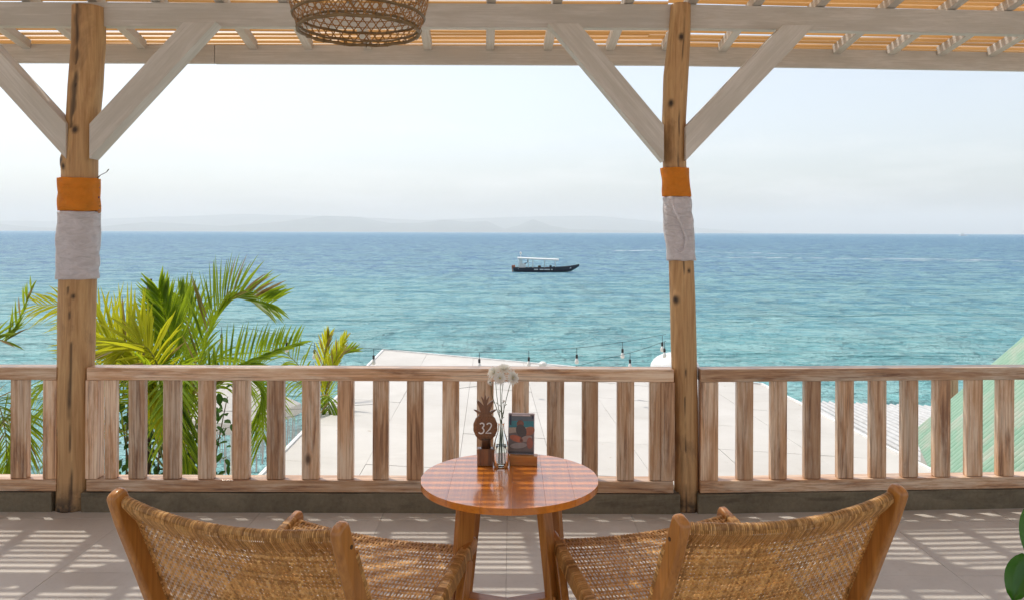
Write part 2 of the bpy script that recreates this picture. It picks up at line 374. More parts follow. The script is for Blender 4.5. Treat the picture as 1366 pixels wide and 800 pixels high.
# ---------------------------------------------------------------- mesh helpers
class MB:
    def __init__(s): s.v = []; s.f = []; s.mi = []; s.cur = 0; s.tone = {}; s.tval = None
    def quad(s, *p):
        n = len(s.v); s.v += [tuple(q) for q in p]; s.f.append(tuple(range(n, n + len(p)))); s.mi.append(s.cur)
    def add(s, vs, fs):
        n = len(s.v); s.v += [tuple(q) for q in vs]
        if s.tval is not None:
            for i in range(n, len(s.v)): s.tone[i] = s.tval
        for f in fs: s.f.append(tuple(i + n for i in f)); s.mi.append(s.cur)
    def box(s, c, d, R=None):
        x, y, z = d[0] / 2, d[1] / 2, d[2] / 2
        vs = [Vector(p) for p in ((-x, -y, -z), (x, -y, -z), (x, y, -z), (-x, y, -z), (-x, -y, z), (x, -y, z), (x, y, z), (-x, y, z))]
        if R is not None: vs = [R @ p for p in vs]
        c = Vector(c)
        s.add([p + c for p in vs], [(0, 3, 2, 1), (4, 5, 6, 7), (0, 1, 5, 4), (1, 2, 6, 5), (2, 3, 7, 6), (3, 0, 4, 7)])
    def tube(s, pts, r, seg=8, cap=True, up=None):
        pts = [Vector(p) for p in pts]; n = len(pts)
        rs = r if isinstance(r, (list, tuple)) else [r] * n
        rings = []; side = None
        for i, p in enumerate(pts):
            t = (pts[min(i + 1, n - 1)] - pts[max(i - 1, 0)])
            if t.length < 1e-9: t = Vector((0, 0, 1))
            t.normalize()
            if side is None:
                a = Vector((0, 0, 1)) if abs(t.z) < 0.9 else Vector((1, 0, 0))
                side = t.cross(a).normalized()
            else:
                side = (side - t * side.dot(t)).normalized()
            b = t.cross(side)
            rings.append([p + (side * cos(2 * pi * k / seg) + b * sin(2 * pi * k / seg)) * rs[i] for k in range(seg)])
        vs = [q for rg in rings for q in rg]
        fs = []
        for i in range(n - 1):
            for k in range(seg):
                k2 = (k + 1) % seg
                fs.append((i * seg + k, i * seg + k2, (i + 1) * seg + k2, (i + 1) * seg + k))
        if cap:
            fs.append(tuple(reversed(range(seg)))); fs.append(tuple((n - 1) * seg + k for k in range(seg)))
        s.add(vs, fs)
    def lathe(s, prof, c=(0, 0, 0), seg=24, cap=True):
        vs = []; fs = []
        for r, z in prof:
            for k in range(seg):
                a = 2 * pi * k / seg
                vs.append((c[0] + r * cos(a), c[1] + r * sin(a), c[2] + z))
        for i in range(len(prof) - 1):
            for k in range(seg):
                k2 = (k + 1) % seg
                fs.append((i * seg + k, i * seg + k2, (i + 1) * seg + k2, (i + 1) * seg + k))
        if cap:
            fs.append(tuple(reversed(range(seg)))); m = len(prof) - 1
            fs.append(tuple(m * seg + k for k in range(seg)))
        s.add(vs, fs)
    def prism(s, outline, axis, t0, t1):
        """outline of 2D points extruded along axis (0,1,2)"""
        n = len(outline)
        def mk(p, t):
            q = [p[0], p[1]]; q.insert(axis, t); return tuple(q)
        vs = [mk(p, t0) for p in outline] + [mk(p, t1) for p in outline]
        fs = [tuple(reversed(range(n))), tuple(range(n, 2 * n))]
        for i in range(n):
            j = (i + 1) % n; fs.append((i, j, j + n, i + n))
        s.add(vs, fs)
    def mesh(s, name, mats, smooth=False):
        me = bpy.data.meshes.new(name)
        me.from_pydata(s.v, [], s.f)
        mats = mats if isinstance(mats, (list, tuple)) else [mats]
        for m in mats: me.materials.append(m)
        if len(mats) > 1: me.polygons.foreach_set('material_index', s.mi)
        bm = bmesh.new(); bm.from_mesh(me); bmesh.ops.recalc_face_normals(bm, faces=bm.faces); bm.to_mesh(me); bm.free()
        if s.tone:
            at = me.attributes.new('tone', 'FLOAT', 'POINT'); at.data.foreach_set('value', [s.tone.get(i, 0.5) for i in range(len(s.v))])
        if smooth: me.polygons.foreach_set('use_smooth', [True] * len(me.polygons))
        return me
    def ob(s, name, mats, parent=None, smooth=False, bevel=0, loc=None, keep=False, seg=2, **props):
        """link as ONE object; its origin goes to the middle of the geometry unless keep"""
        if loc is None and not keep and s.v:
            lo = [min(v[i] for v in s.v) for i in range(3)]; hi = [max(v[i] for v in s.v) for i in range(3)]
            c = [(a + b) / 2 for a, b in zip(lo, hi)]
            s.v = [tuple(v[i] - c[i] for i in range(3)) for v in s.v]; loc = c
        me = s.mesh(name, mats, smooth)
        return link(name, me, parent, loc or (0, 0, 0), bevel, seg, **props)

def link(name, me, parent=None, loc=(0, 0, 0), bevel=0, seg=2, rot=None, **props):
    o = bpy.data.objects.new(name, me); COL.objects.link(o)
    o.location = loc
    if rot is not None: o.rotation_euler = rot
    if parent is not None: o.parent = parent
    if bevel:
        b = o.modifiers.new('bevel', 'BEVEL'); b.width = bevel; b.segments = seg; b.limit_method = 'ANGLE'; b.angle_limit = radians(40)
        for p in me.polygons: p.use_smooth = True
        b.harden_normals = True
    for k, v in props.items(): o[k] = v
    return o

def thing(name, label, cat, loc=(0, 0, 0), rz=0.0, group=None):
    o = bpy.data.objects.new(name, None); COL.objects.link(o)
    o.empty_display_size = 0.1
    o.location = loc; o.rotation_euler = (0, 0, rz)
    o['label'] = label; o['category'] = cat
    if group: o['group'] = group
    return o
def tag(o, label, cat, group=None):
    o['label'] = label; o['category'] = cat
    if group: o['group'] = group
    return o
def kids(o): return [c for c in bpy.data.objects if c.parent == o]
def copy_tree(o, parent=None):
    c = o.copy(); COL.objects.link(c)
    if parent is not None: c.parent = parent
    for ch in kids(o): copy_tree(ch, c)
    return c

# the terrace front turns slightly away to the right of the second post
def bend(x, y): return y + max(0.0, x - 0.93) * 0.058
# ================================================================ SETTING
def sea_mat():
    g = G('sea_water')
    geo = g.n('ShaderNodeNewGeometry')
    pos = geo.outputs['Position']
    sx = g.n('ShaderNodeSeparateXYZ', {0: pos})
    wob = g.noise(g.n('ShaderNodeMapping', {'Vector': pos, 'Scale': (0.006, 0.014, 1)}).outputs[0], 1.0, 5, 0.6, 0.5)
    wv = g.n('ShaderNodeMath', {0: g.n('ShaderNodeMath', {0: wob, 1: 0.5}, operation='SUBTRACT').outputs[0], 1: 1.6}, operation='MULTIPLY').outputs[0]
    lg = g.n('ShaderNodeMath', {0: sx.outputs[1], 1: 10.0}, operation='LOGARITHM').outputs[0]
    lg = g.n('ShaderNodeMath', {0: lg, 1: g.n('ShaderNodeMath', {0: wv, 1: 0.35}, operation='MULTIPLY').outputs[0]}, operation='ADD').outputs[0]
    dep = g.n('ShaderNodeMapRange', {'Value': lg, 1: 1.3, 2: 3.0}).outputs[0]
    c = g.ramp(dep, [(0.0, (0.28, 0.63, 0.57)), (0.18, (0.17, 0.46, 0.48)), (0.36, (0.12, 0.375, 0.47)), (0.50, (0.075, 0.23, 0.43)), (0.80, (0.035, 0.12, 0.35))])
    patch = g.noise(g.n('ShaderNodeMapping', {'Vector': pos, 'Scale': (0.03, 0.07, 1)}).outputs[0], 1.0, 6, 0.6, 1.0)
    c = g.mix(g.ramp(patch, [(0.45, 0.0), (0.68, 0.25)]), c, (0.05, 0.24, 0.32))
    dv = g.n('ShaderNodeVectorMath', {0: pos, 1: (0, 0, 1.5)}, operation='DISTANCE').outputs['Value']
    def wave(scl, sc2, det, rot=0.0):
        m = g.n('ShaderNodeMapping', {'Vector': pos, 'Scale': scl, 'Rotation': (0, 0, rot)}).outputs[0]
        return g.noise(m, sc2, det, 0.6, 0.3)
    w1 = wave((1.1, 1.5, 1), 1.0, 6, 0.08)
    w2 = wave((0.32, 0.36, 1), 1.0, 6, -0.06)
    w3 = wave((0.03, 0.10, 1), 1.0, 4, 0.05)
    b1 = g.n('ShaderNodeBump', {'Height': w1, 'Distance': 0.9, 'Strength': 1.0})
    b2 = g.n('ShaderNodeBump', {'Height': w2, 'Distance': 2.6, 'Strength': 1.0, 'Normal': b1.outputs[0]})
    b3 = g.n('ShaderNodeBump', {'Height': w3, 'Distance': 7.0, 'Strength': 1.0, 'Normal': b2.outputs[0]})
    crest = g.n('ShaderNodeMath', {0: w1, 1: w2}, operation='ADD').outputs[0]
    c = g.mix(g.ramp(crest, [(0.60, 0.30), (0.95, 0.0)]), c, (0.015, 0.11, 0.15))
    c = g.mix(g.ramp(crest, [(0.98, 0.0), (1.25, 0.7)]), c, (0.30, 0.56, 0.56))  # wave lights and darks mixed into the colour, standing in for reflection contrast
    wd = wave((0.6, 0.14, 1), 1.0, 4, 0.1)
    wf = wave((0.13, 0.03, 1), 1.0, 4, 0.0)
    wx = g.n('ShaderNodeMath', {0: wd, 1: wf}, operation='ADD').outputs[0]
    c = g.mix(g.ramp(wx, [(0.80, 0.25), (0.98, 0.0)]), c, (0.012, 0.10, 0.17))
    c = g.mix(g.ramp(wx, [(1.02, 0.0), (1.22, 0.6)]), c, (0.34, 0.56, 0.60))  # ripple sparkle and dark gaps painted into the colour farther out
    rough = g.n('ShaderNodeMapRange', {'Value': dv, 1: 20.0, 2: 900.0, 3: 0.38, 4: 0.55}).outputs[0]
    spec = g.n('ShaderNodeMapRange', {'Value': dv, 1: 60.0, 2: 1200.0, 3: 0.5, 4: 0.4}).outputs[0]
    p = g.n('ShaderNodeBsdfPrincipled', {'Base Color': c, 'Roughness': rough, 'IOR': 1.33, 'Specular IOR Level': spec, 'Normal': b3.outputs[0]})
    return g.done(p.outputs[0])
SEA_Z = -5.5
mb = MB()
ys = [21, 30, 60, 150, 500, 2000, 10000, 32000]
for i in range(len(ys) - 1):
    y0, y1 = ys[i], ys[i + 1]
    for (xa0, xb0, xa1, xb1) in ((-3000, 3000, -3000, 3000),) if y1 <= 2000 else ((-30000, 30000, -30000, 30000),):
        mb.quad((xa0, y0, SEA_Z), (xb0, y0, SEA_Z), (xb1, y1, SEA_Z), (xa1, y1, SEA_Z))
mb.quad((-30000, 21, SEA_Z - .02), (-3000, 21, SEA_Z - .02), (-3000, 2000, SEA_Z - .02), (-30000, 2000, SEA_Z - .02))
mb.quad((3000, 21, SEA_Z - .02), (30000, 21, SEA_Z - .02), (30000, 2000, SEA_Z - .02), (3000, 2000, SEA_Z - .02))
mb.ob('sea', sea_mat(), keep=True, kind='structure')
rf = random.Random(31)
mb = MB()          # broken foam left on the water by passing boats
for (xa, ya, xb, yb, n_, wd_) in ((40, 300, 66, 318, 16, 1.6), (70, 290, 100, 262, 14, 1.2), (60, 225, 128, 212, 34, 1.1), (95, 205, 150, 200, 16, 1.0)):
    for i in range(n_):
        t = i / n_; x = xa + (xb - xa) * t + rf.uniform(-1, 1); y_ = ya + (yb - ya) * t + rf.uniform(-4, 4); L_ = rf.uniform(1.0, 3.4); w_ = wd_ * rf.uniform(.4, 1.3)
        pts = []
        for k in range(10):
            a = 2 * pi * k / 10; pts.append((x + L_ * cos(a) * rf.uniform(.7, 1.1), y_ + w_ * sin(a) * rf.uniform(.6, 1.2), SEA_Z + .02))
        mb.add(pts, [tuple(range(10))])
mb.ob('foam', simple('sea_foam', (0.62, 0.72, 0.78), 0.8, 0.5), keep=True, kind='stuff')

mb = MB()          # sandy ground under the terrace, running down into the sea
for x0, x1 in ((-300, -40), (-40, 40), (40, 300)):
    mb.quad((x0, -300, -5.0), (x1, -300, -5.0), (x1, 14, -5.0), (x0, 14, -5.0))
    mb.quad((x0, 14, -5.0), (x1, 14, -5.0), (x1, 22.5, -5.75), (x0, 22.5, -5.75))
mb.ob('beach_ground', M['sand'], keep=True, kind='structure')

# far hills across the water
def hills(name, y, prof, depth, col, seed):
    mb = MB(); g = []
    n = len(prof)
    P = []
    for i in range(n - 1):
        for k in range(8):
            t = k / 8; x = prof[i][0] * (1 - t) + prof[i + 1][0] * t; h = prof[i][1] * (1 - t) + prof[i + 1][1] * t
            P.append((x, h + 14 * noise.fractal(Vector((x * 0.0012, seed, 0)), 1.0, 2.0, 5)))
    P.append(prof[-1])
    rows = [(-0.5, 0.0), (-0.35, 0.45), (-0.12, 0.85), (0, 1.0), (0.25, 0.6), (0.5, 0.0)]
    vs = []
    for x, h in P:
        for d, k in rows:
            nz = 0 if k == 0 else 25 * noise.noise(Vector((x * 0.002, d * 6, seed)))
            vs.append((x, y + d * depth, SEA_Z + max(0, h) * k + (nz * min(1, h / 100) if 0 < k < 1 else 0) - (3 if k == 0 else 0)))
    m = len(rows); fs = []
    for i in range(len(P) - 1):
        for k in range(m - 1):
            fs.append((i * m + k, (i + 1) * m + k, (i + 1) * m + k + 1, i * m + k + 1))
    mb.add(vs, fs)
    return mb.ob(name, simple(name + '_scrub', col, 0.9, 0.002, 0.3), smooth=True, keep=True, kind='structure')
K = 20000 / 1050
hills('hills', 20000, [((x - 683) * K, max(2, (309.5 - y)) * K * 1.08) for x, y in
      ((-500, 305), (-300, 300), (-60, 306), (0, 301), (40, 305), (120, 307), (200, 298), (300, 303), (380, 297), (430, 290), (480, 291), (520, 299), (560, 298),
       (590, 294), (620, 297), (650, 296), (672, 305), (690, 301), (711, 293), (735, 301), (760, 305), (800, 306), (860, 308.5))], 5000, (0.09, 0.11, 0.08), 3.1)
hills('distant_hills', 26000, [((x - 683) * 26000 / 1050, max(2, (309.5 - y)) * 26000 / 1050 * 1.08) for x, y in
      ((-400, 300), (-100, 296), (60, 298), (180, 293), (330, 288), (470, 291), (560, 295), (700, 290), (800, 289), (880, 296), (930, 303), (990, 307.5))], 5000, (0.09, 0.11, 0.08), 8.7)

# air
def haze_mat():
    g = G('haze_air')
    v = g.n('ShaderNodeVolumePrincipled', {'Color': (1.0, 1.0, 0.985), 'Density': 0.8e-4, 'Anisotropy': 0.1})
    g.t.links.new(v.outputs[0], g.out.inputs['Volume'])
    return g.m
mb = MB(); mb.box((0, 4000, (700 + SEA_Z - 1.5) / 2), (61000, 57500, 700 - (SEA_Z - 1.5)))
HAZE = mb.ob('haze', haze_mat(), keep=True, kind='stuff')

mb = MB()  # unseen pale ground added behind the camera to bounce fill light forward
mb.quad((-40, -60, -.12), (40, -60, -.12), (40, -2.75, -.12), (-40, -2.75, -.12)); mb.quad((-40, -2.75, -.12), (40, -2.75, -.12), (40, -2.75, -5.0), (-40, -2.75, -5.0))
mb.ob('fill_bounce_ground', M['bounce_ground'], keep=True, kind='structure')
# ---- terrace: platform, tiles, kerb
YF = 4.21     # terrace front
mb = MB()
mb.box((0, (YF - 3.0) / 2 + 0.05, -0.11), (14.0, YF + 3.2, 0.19))
mb.ob('terrace_slab', M['grout'], keep=True, kind='structure')
mb = MB()
mb.box((0, 4.34, -2.65), (13.8, 0.16, 4.86)); mb.box((-6.8, 0.6, -2.65), (0.2, 7.3, 4.86)); mb.box((6.8, 0.6, -2.65), (0.2, 7.3, 4.86))
mb.ob('terrace_wall', M['plaster'], keep=True, kind='structure')

floor = bpy.data.objects.new('floor', None); COL.objects.link(floor); floor['kind'] = 'structure'
TW, TD = 0.66, 0.65
mb = MB(); mb.box((0, 0, 0), (TW - 0.0018, TD - 0.0018, 0.02))
tile_me = mb.mesh('tile', M['tile'])
for i in range(-9, 9):
    for j in range(-8, 2):
        x0 = -0.02 + i * TW; y0 = 3.46 + j * TD
        if y0 + TD > 4.25:
            d = 4.225 + (0.30 if x0 > 2.4 else 0.22 if x0 > 1.6 else 0.12 if x0 > 0.6 else 0) - y0
            d = min(d, TD)
            mb = MB(); mb.box((0, 0, 0), (TW - 0.0025, d - 0.0025, 0.02)); me = mb.mesh('tile', M['tile'])
            link('tile', me, floor, (x0 + TW / 2, y0 + d / 2, -0.01 + random.uniform(-.0006, 0)))
        else:
            link('tile', tile_me, floor, (x0 + TW / 2, y0 + TD / 2, -0.01 + random.uniform(-.0006, 0)), rot=(random.uniform(-.0006, .0006), random.uniform(-.0006, .0006), 0))

def strip(mb, x0, x1, y0, y1, z0, z1, n=1, rag=0.0, seed=0):
    """bar along x that follows the bend"""
    xs = [x0 + (x1 - x0) * i / n for i in range(n + 1)]
    vs = []
    for i, x in enumerate(xs):
        r = lambda k: rag * noise.noise(Vector((x * 3, k * 7.1 + seed, 0.3))) if rag else 0
        vs += [(x, bend(x, y0) + r(1), z0), (x, bend(x, y1), z0), (x, bend(x, y1), z1 + r(3)), (x, bend(x, y0) + r(2), z1 + r(4))]
    fs = [(0, 1, 2, 3)]
    for i in range(n):
        a = i * 4; b = a + 4
        fs += [(a, b, b + 1, a + 1), (a + 1, b + 1, b + 2, a + 2), (a + 2, b + 2, b + 3, a + 3), (a + 3, b + 3, b, a)]
    m = n * 4; fs.append((m + 3, m + 2, m + 1, m))
    mb.add(vs, fs)

for x0, x1 in ((-6.6, -2.455), (-2.30, 0.905), (1.0, 6.6)):
    mb = MB(); strip(mb, x0, x1, 4.205, 4.42, -0.01, 0.104, 40, 0.006, x0)
    mb.ob('kerb', M['kerb'], bevel=0.006, kind='structure')

# ================================================================ PERGOLA
pergola = thing('pergola', 'white timber pergola roofed with split bamboo slats on two crooked log posts', 'pergola', (0, 4.28, 0))
PG = Vector((0, 4.28, 0))
def pg(mb, name, mat, **k):
    o = mb.ob(name, mat, None, **k)
    o.location = Vector(o.location) - PG; o.parent = pergola
    return o

def log_post(cx, rad, knots, seed, label):
    """cx: list of (z, x); rad: list of (z, r)"""
    def ip(tab, z):
        for (a, va), (b, vb) in zip(tab, tab[1:]):
            if z <= b: return va + (vb - va) * (z - a) / (b - a)
        return tab[-1][1]
    SEG, NR = 56, 270
    z0, z1 = 0.0, cx[-1][0]
    vs, dark = [], []
    for i in range(NR + 1):
        z = z0 + (z1 - z0) * i / NR
        x = ip(cx, z); r = ip(rad, z)
        for k in range(SEG):
            a = 2 * pi * k / SEG
            d = Vector((cos(a), sin(a), 0))
            rr = r * (1 + 0.065 * noise.noise(Vector((cos(a) * 1.2 + seed, sin(a) * 1.2, z * 2.2))) + 0.02 * noise.noise(Vector((cos(a) * 5, sin(a) * 5 + seed, z * 5))))
            dk = 0.0
            for (kz, ka, ks, kh) in knots:       # knot: height, angle, size, bulge
                da = (a - ka + pi) % (2 * pi) - pi
                dd = sqrt(((z - kz) / ks) ** 2 + (da * r / (ks * 0.75)) ** 2)
                if dd < 2.2:
                    rr += kh * exp(-dd * dd * 0.9) - (0.008 * exp(-dd * dd * 6))
                    dk = max(dk, min(1, max(0, 1.5 - dd * 1.5)))
            # long drying crack on the camera side
            ca = -pi / 2 + 0.25 * sin(z * 1.3 + seed) + 0.06 * sin(z * 9)
            da = abs((a - ca + pi) % (2 * pi) - pi)
            cw = 0.05 + 0.07 * noise.noise(Vector((seed, 3, z * 5))) + 0.03 * noise.noise(Vector((seed, 9, z * 23)))
            if seed > 2: cw *= 0.45
            elif z > 2.05: cw += 0.07 + 0.16 * noise.noise(Vector((seed, a * 3, z * 14)))
            elif z > 1.2: cw = 0
            if cw > 0.004 and da < cw * 1.8:
                q_ = max(0.0, 1 - da / (cw * 1.8)); rr -= 0.006 * q_; dk = max(dk, min(.85, q_ * 1.2))
            vs.append((x + d.x * rr, 4.285 + d.y * rr, z)); dark.append(dk)
    fs = []
    for i in range(NR):
        for k in range(SEG):
            k2 = (k + 1) % SEG
            fs.append((i * SEG + k, i * SEG + k2, (i + 1) * SEG + k2, (i + 1) * SEG + k))
    fs.append(tuple(reversed(range(SEG)))); fs.append(tuple(NR * SEG + k for k in range(SEG)))
    mb = MB(); mb.add([(v[0] - cx[0][1], v[1] - 4.285, v[2]) for v in vs], fs)
    me = mb.mesh('log_post', M['log'], True)
    at = me.attributes.new('dark', 'FLOAT', 'POINT')
    at.data.foreach_set('value', dark)
    o = link('log_post', me, pergola, (cx[0][1], 0.005, 0), label=label)
    return o, (lambda z: (ip(cx, z), ip(rad, z)))
pxX = lambda x: (x - 683) * 4.285 / 1050
pz = lambda y, h=310.0: 1.5 + (h - y) * 4.285 / 1050
Ltab = [(0, pxX(100.5)), (pz(600), pxX(101)), (pz(500), pxX(102)), (pz(400), pxX(103)), (pz(300), pxX(105)), (pz(215), pxX(106)), (pz(170), pxX(110)), (pz(120), pxX(113.5)), (pz(60), pxX(117)), (2.715, pxX(117))]
Lrad = [(0, .093), (pz(600), .091), (pz(500), .092), (pz(400), .0905), (pz(300), .092), (pz(215), .090), (pz(170), .084), (pz(120), .086), (pz(60), .082), (2.715, .080)]
Rtab = [(0, pxX(917)), (pz(600), pxX(916)), (pz(500), pxX(914)), (pz(400), pxX(911)), (pz(350), pxX(909)), (pz(300), pxX(905.5)), (pz(220), pxX(899.5)), (pz(160), pxX(898.5)), (pz(100), pxX(901)), (pz(50), pxX(905)), (2.74, pxX(907))]
Rrad = [(0, .066), (pz(600), .064), (pz(500), .067), (pz(400), .068), (pz(350), .066), (pz(300), .067), (pz(220), .063), (pz(160), .064), (pz(100), .068), (pz(50), .062), (2.74, .055)]
_, Lf = log_post(Ltab, Lrad, [(pz(119), -pi / 2 - .12, .022, .005), (pz(218), -pi / 2 - .75, .036, .012), (pz(226), -pi / 2 - .45, .026, .008), (pz(178), -pi / 2 + .1, .03, .006), (1.15, -pi / 2 + .3, .02, .003), (0.42, -pi / 2 - .8, .025, .004)], 1.3,
              'thick left log post with a dark knot under the braces')
_, Rf = log_post(Rtab, Rrad, [(pz(398), -pi / 2 - .7, .032, .014), (pz(360), -pi / 2 + .4, .018, .004), (pz(140), -pi / 2 - .5, .03, .004), (2.55, -pi / 2, .03, .003)], 4.7,
              'thinner crooked right log post')

# front beam and fascia
mb = MB(); strip(mb, -6.3, 6.3, 4.288, 4.345, 2.614, 2.745, 40); pg(mb, 'beam', M['white_x'], bevel=0.004)
mb = MB(); strip(mb, -6.3, -1.87, 4.93, 4.958, 2.55, 2.668, 20); pg(mb, 'fascia_board', M['white_x'], bevel=0.003)
mb = MB(); strip(mb, -1.866, 6.3, 4.93, 4.958, 2.548, 2.667, 30); pg(mb, 'fascia_board', M['white_x'], bevel=0.003)
for yb in (2.05, -0.75):
    zt = 2.745 + 0.18 * (4.33 - yb)
    mb = MB(); strip(mb, -6.3, 6.3, yb - .03, yb + .03, zt - .13, zt - 0.006, 20); pg(mb, 'beam', M['white_x'], bevel=0.004)

# knee braces
def brace(x0, z0, x1, z1, y):
    d = Vector((x1 - x0, 0, z1 - z0)); L = d.length; d.normalize()
    w = 0.063
    n = Vector((-d.z, 0, d.x))
    # lower end cut plumb against the post, upper end cut level under the beam
    sx = 1 if x1 > x0 else -1
    def at_x(p, x): t = (x - p.x) / d.x; return p + d * t
    def at_z(p, z): t = (z - p.z) / d.z; return p + d * t
    c = Vector((x0, 0, z0))
    a, b = c + n * w, c - n * w
    lo1, lo2 = at_x(a, x0), at_x(b, x0)
    hi1, hi2 = at_z(a, 2.612), at_z(b, 2.612)
    out = [(lo1.x, lo1.z), (lo2.x, lo2.z), (hi2.x, hi2.z), (hi1.x, hi1.z)]
    mb = MB(); mb.prism(out, 1, bend((x0 + x1) / 2, y), bend((x0 + x1) / 2, y) + 0.100)
    # local frame along the brace so the grain runs with it
    R = Matrix((d, Vector((0, 1, 0)), Vector((-d.z, 0, d.x)))).transposed()
    mid = Vector(((x0 + x1) / 2, bend((x0 + x1) / 2, y) + .05, (z0 + z1) / 2))
    vs = [R.inverted() @ (Vector(v) - mid) for v in mb.v]
    mb.v = [tuple(v) for v in vs]
    me = mb.mesh('brace', M['white_x'])
    o = link('brace', me, pergola, mid - PG, 0.003, rot=R.to_euler())
BR = 4.185
bX = lambda x: (x - 683) * 4.19 / 1050
bZ = lambda y: 1.5 + (310 - y) * 4.19 / 1050
brace(bX(119), bZ(191), bX(262), 2.595, BR); brace(bX(88), bZ(191), bX(-55), 2.595, BR)
brace(bX(885), bZ(191), bX(754), 2.595, BR); brace(bX(915), bZ(191), bX(1062), 2.595, BR)

# rafters
raf_px = [35, 112, 189, 263, 337, 411, 490, 570, 653, 730, 813, 887, 964, 1040, 1121, 1196, 1266, 1337]
rx = [(x - 683) * 4.93 / 1050 for x in raf_px]
rx = [rx[0] - .36 * k for k in range(8, 0, -1)] + rx + [rx[-1] + .335 * k for k in range(1, 8)]
SL = -0.18
mb = MB(); L = 5.95 * sqrt(1 + SL * SL)
mb.box((0, -L / 2, 0.0275), (0.052, L, 0.055)); raf_me = mb.mesh('rafter', M['white_y'])
for x in rx:
    ye = bend(x, 4.926)
    ze = 2.637 - (ye - 4.926) * 0.0
    o = link('rafter', raf_me, pergola, Vector((x, ye, ze)) - PG, 0.003, rot=(math.atan(SL), 0, 0.036 + (0.03 if x > 2 else 0)))

# bamboo slats lie across the rafters
ROOF_TOP = lambda y: 2.637 + 0.055 / cos(math.atan(SL)) + (y - 4.926) * SL
def slat_mesh(length, w, seed, arch):
    rnd = random.Random(seed)
    n = 14; vs = []; K5 = 5
    for i in range(n + 1):
        x = -length / 2 + length * i / n
        dy = 0.006 * noise.noise(Vector((x * 0.5, seed * 3.3, 0))); dz = 0.002 * noise.noise(Vector((x * 1.5, seed * 1.7, 5)))
        for k in range(K5):
            t = k / (K5 - 1) * 2 - 1
            vs.append((x, dy + t * w / 2, dz + arch * (1 - t * t)))
    fs = []
    for i in range(n):
        for k in range(K5 - 1):
            a = i * K5 + k; fs.append((a, a + K5, a + K5 + 1, a + 1))
    mb = MB(); mb.add(vs, fs); return mb.mesh('bamboo_slat', M['bamboo'], True)
slat_lib = [slat_mesh(L_, w_ * .97, s_, 0.016 + 0.001 * (s_ % 3)) for s_, (L_, w_) in enumerate([(4.6, .037), (4.6, .034), (4.6, .040), (4.9, .036), (4.9, .033), (4.2, .039), (4.2, .035), (4.9, .042)])]
slat_len = [4.6, 4.6, 4.6, 4.9, 4.9, 4.2, 4.2, 4.9]
y = 5.055; row = 0
while y > -0.95:
    tilt = random.uniform(-.0015, .0015)
    joint = 0.93 + random.uniform(-.12, .12)
    def lay(x0, k, turned):
        xc = x0 + slat_len[k] / 2
        link('bamboo_slat', slat_lib[k], pergola, Vector((xc, bend(xc, y) if turned else y, ROOF_TOP(y) + 0.002)) - PG,
             rot=(math.atan(SL), tilt * 2, (0.058 if turned else 0.0) + tilt))
    x = joint
    while x > -5.2:
        k = random.randrange(8); x -= slat_len[k] - 0.004; lay(x, k, False)
    x = joint
    while x < 5.2:
        k = random.randrange(8); lay(x, k, True); x += slat_len[k] - 0.004
    y -= random.choice([0.051, 0.052, 0.054, 0.056, 0.053, 0.048, 0.058]) if row not in (28, 29) else 0.042
    row += 1

# cloth bound round the posts
def wrap(f, z0, z1, mat, label, seed, fold=0.008):
    mb = MB(); SEG, NR = 40, 26
    vs = []
    for i in range(NR + 1):
        z = z0 + (z1 - z0) * i / NR
        x, r = f(z)
        for k in range(SEG):
            a = 2 * pi * k / SEG
            fo = fold * noise.noise(Vector((a * 1.6 + z * 9, z * 7 + seed, 0))) + fold * .9 * abs(sin(a * 1.5 + z * 17 + 3 * noise.noise(Vector((z * 6, a, seed)))))
            e = 0.004 * noise.noise(Vector((a * 2, seed, z0))) if i in (0, NR) else 0
            vs.append((x + cos(a) * (r * 1.04 + .006 + fo * .7), 4.285 + sin(a) * (r * 1.04 + .006 + fo * .7), z + e))
    fs = []
    for i in range(NR):
        for k in range(SEG):
            k2 = (k + 1) % SEG; fs.append((i * SEG + k, i * SEG + k2, (i + 1) * SEG + k2, (i + 1) * SEG + k))
    mb.add(vs, fs)
    o = mb.ob('cloth_band', mat, smooth=True)
    sm = o.modifiers.new('cloth', 'SOLIDIFY'); sm.thickness = 0.0015
    tag(o, label, 'cloth band')
wrap(Lf, pz(284), pz(240.5), M['orange_cloth'], 'orange cloth band tied around the left log post above the pale one', 1.1)
wrap(Lf, pz(374), pz(285), M['white_cloth'], 'translucent pale lilac cloth wrapped around the left log post under the orange band', 2.2, .011)
wrap(Rf, pz(262), pz(224), M['orange_cloth'], 'orange cloth band around the right log post just below the braces', 3.3)
wrap(Rf, pz(347), pz(263), M['white_cloth'], 'pale cloth with a twisted fold around the right log post under the orange band', 4.4, .010)
# the fold of cloth hanging on the right post
mb = MB()
mb.tube([(pxX(893), 4.205, pz(272)), (pxX(897), 4.198, pz(284)), (pxX(905), 4.197, pz(300)), (pxX(911), 4.20, pz(318)), (pxX(909), 4.20, pz(333)), (pxX(903), 4.203, pz(337)), (pxX(896), 4.21, pz(330))], [.004, .007, .008, .008, .007, .006, .003], 8)
tag(mb.ob('cloth_fold', M['white_cloth'], smooth=True), 'loose twisted strip of pale cloth hanging on the right log post', 'cloth strip')
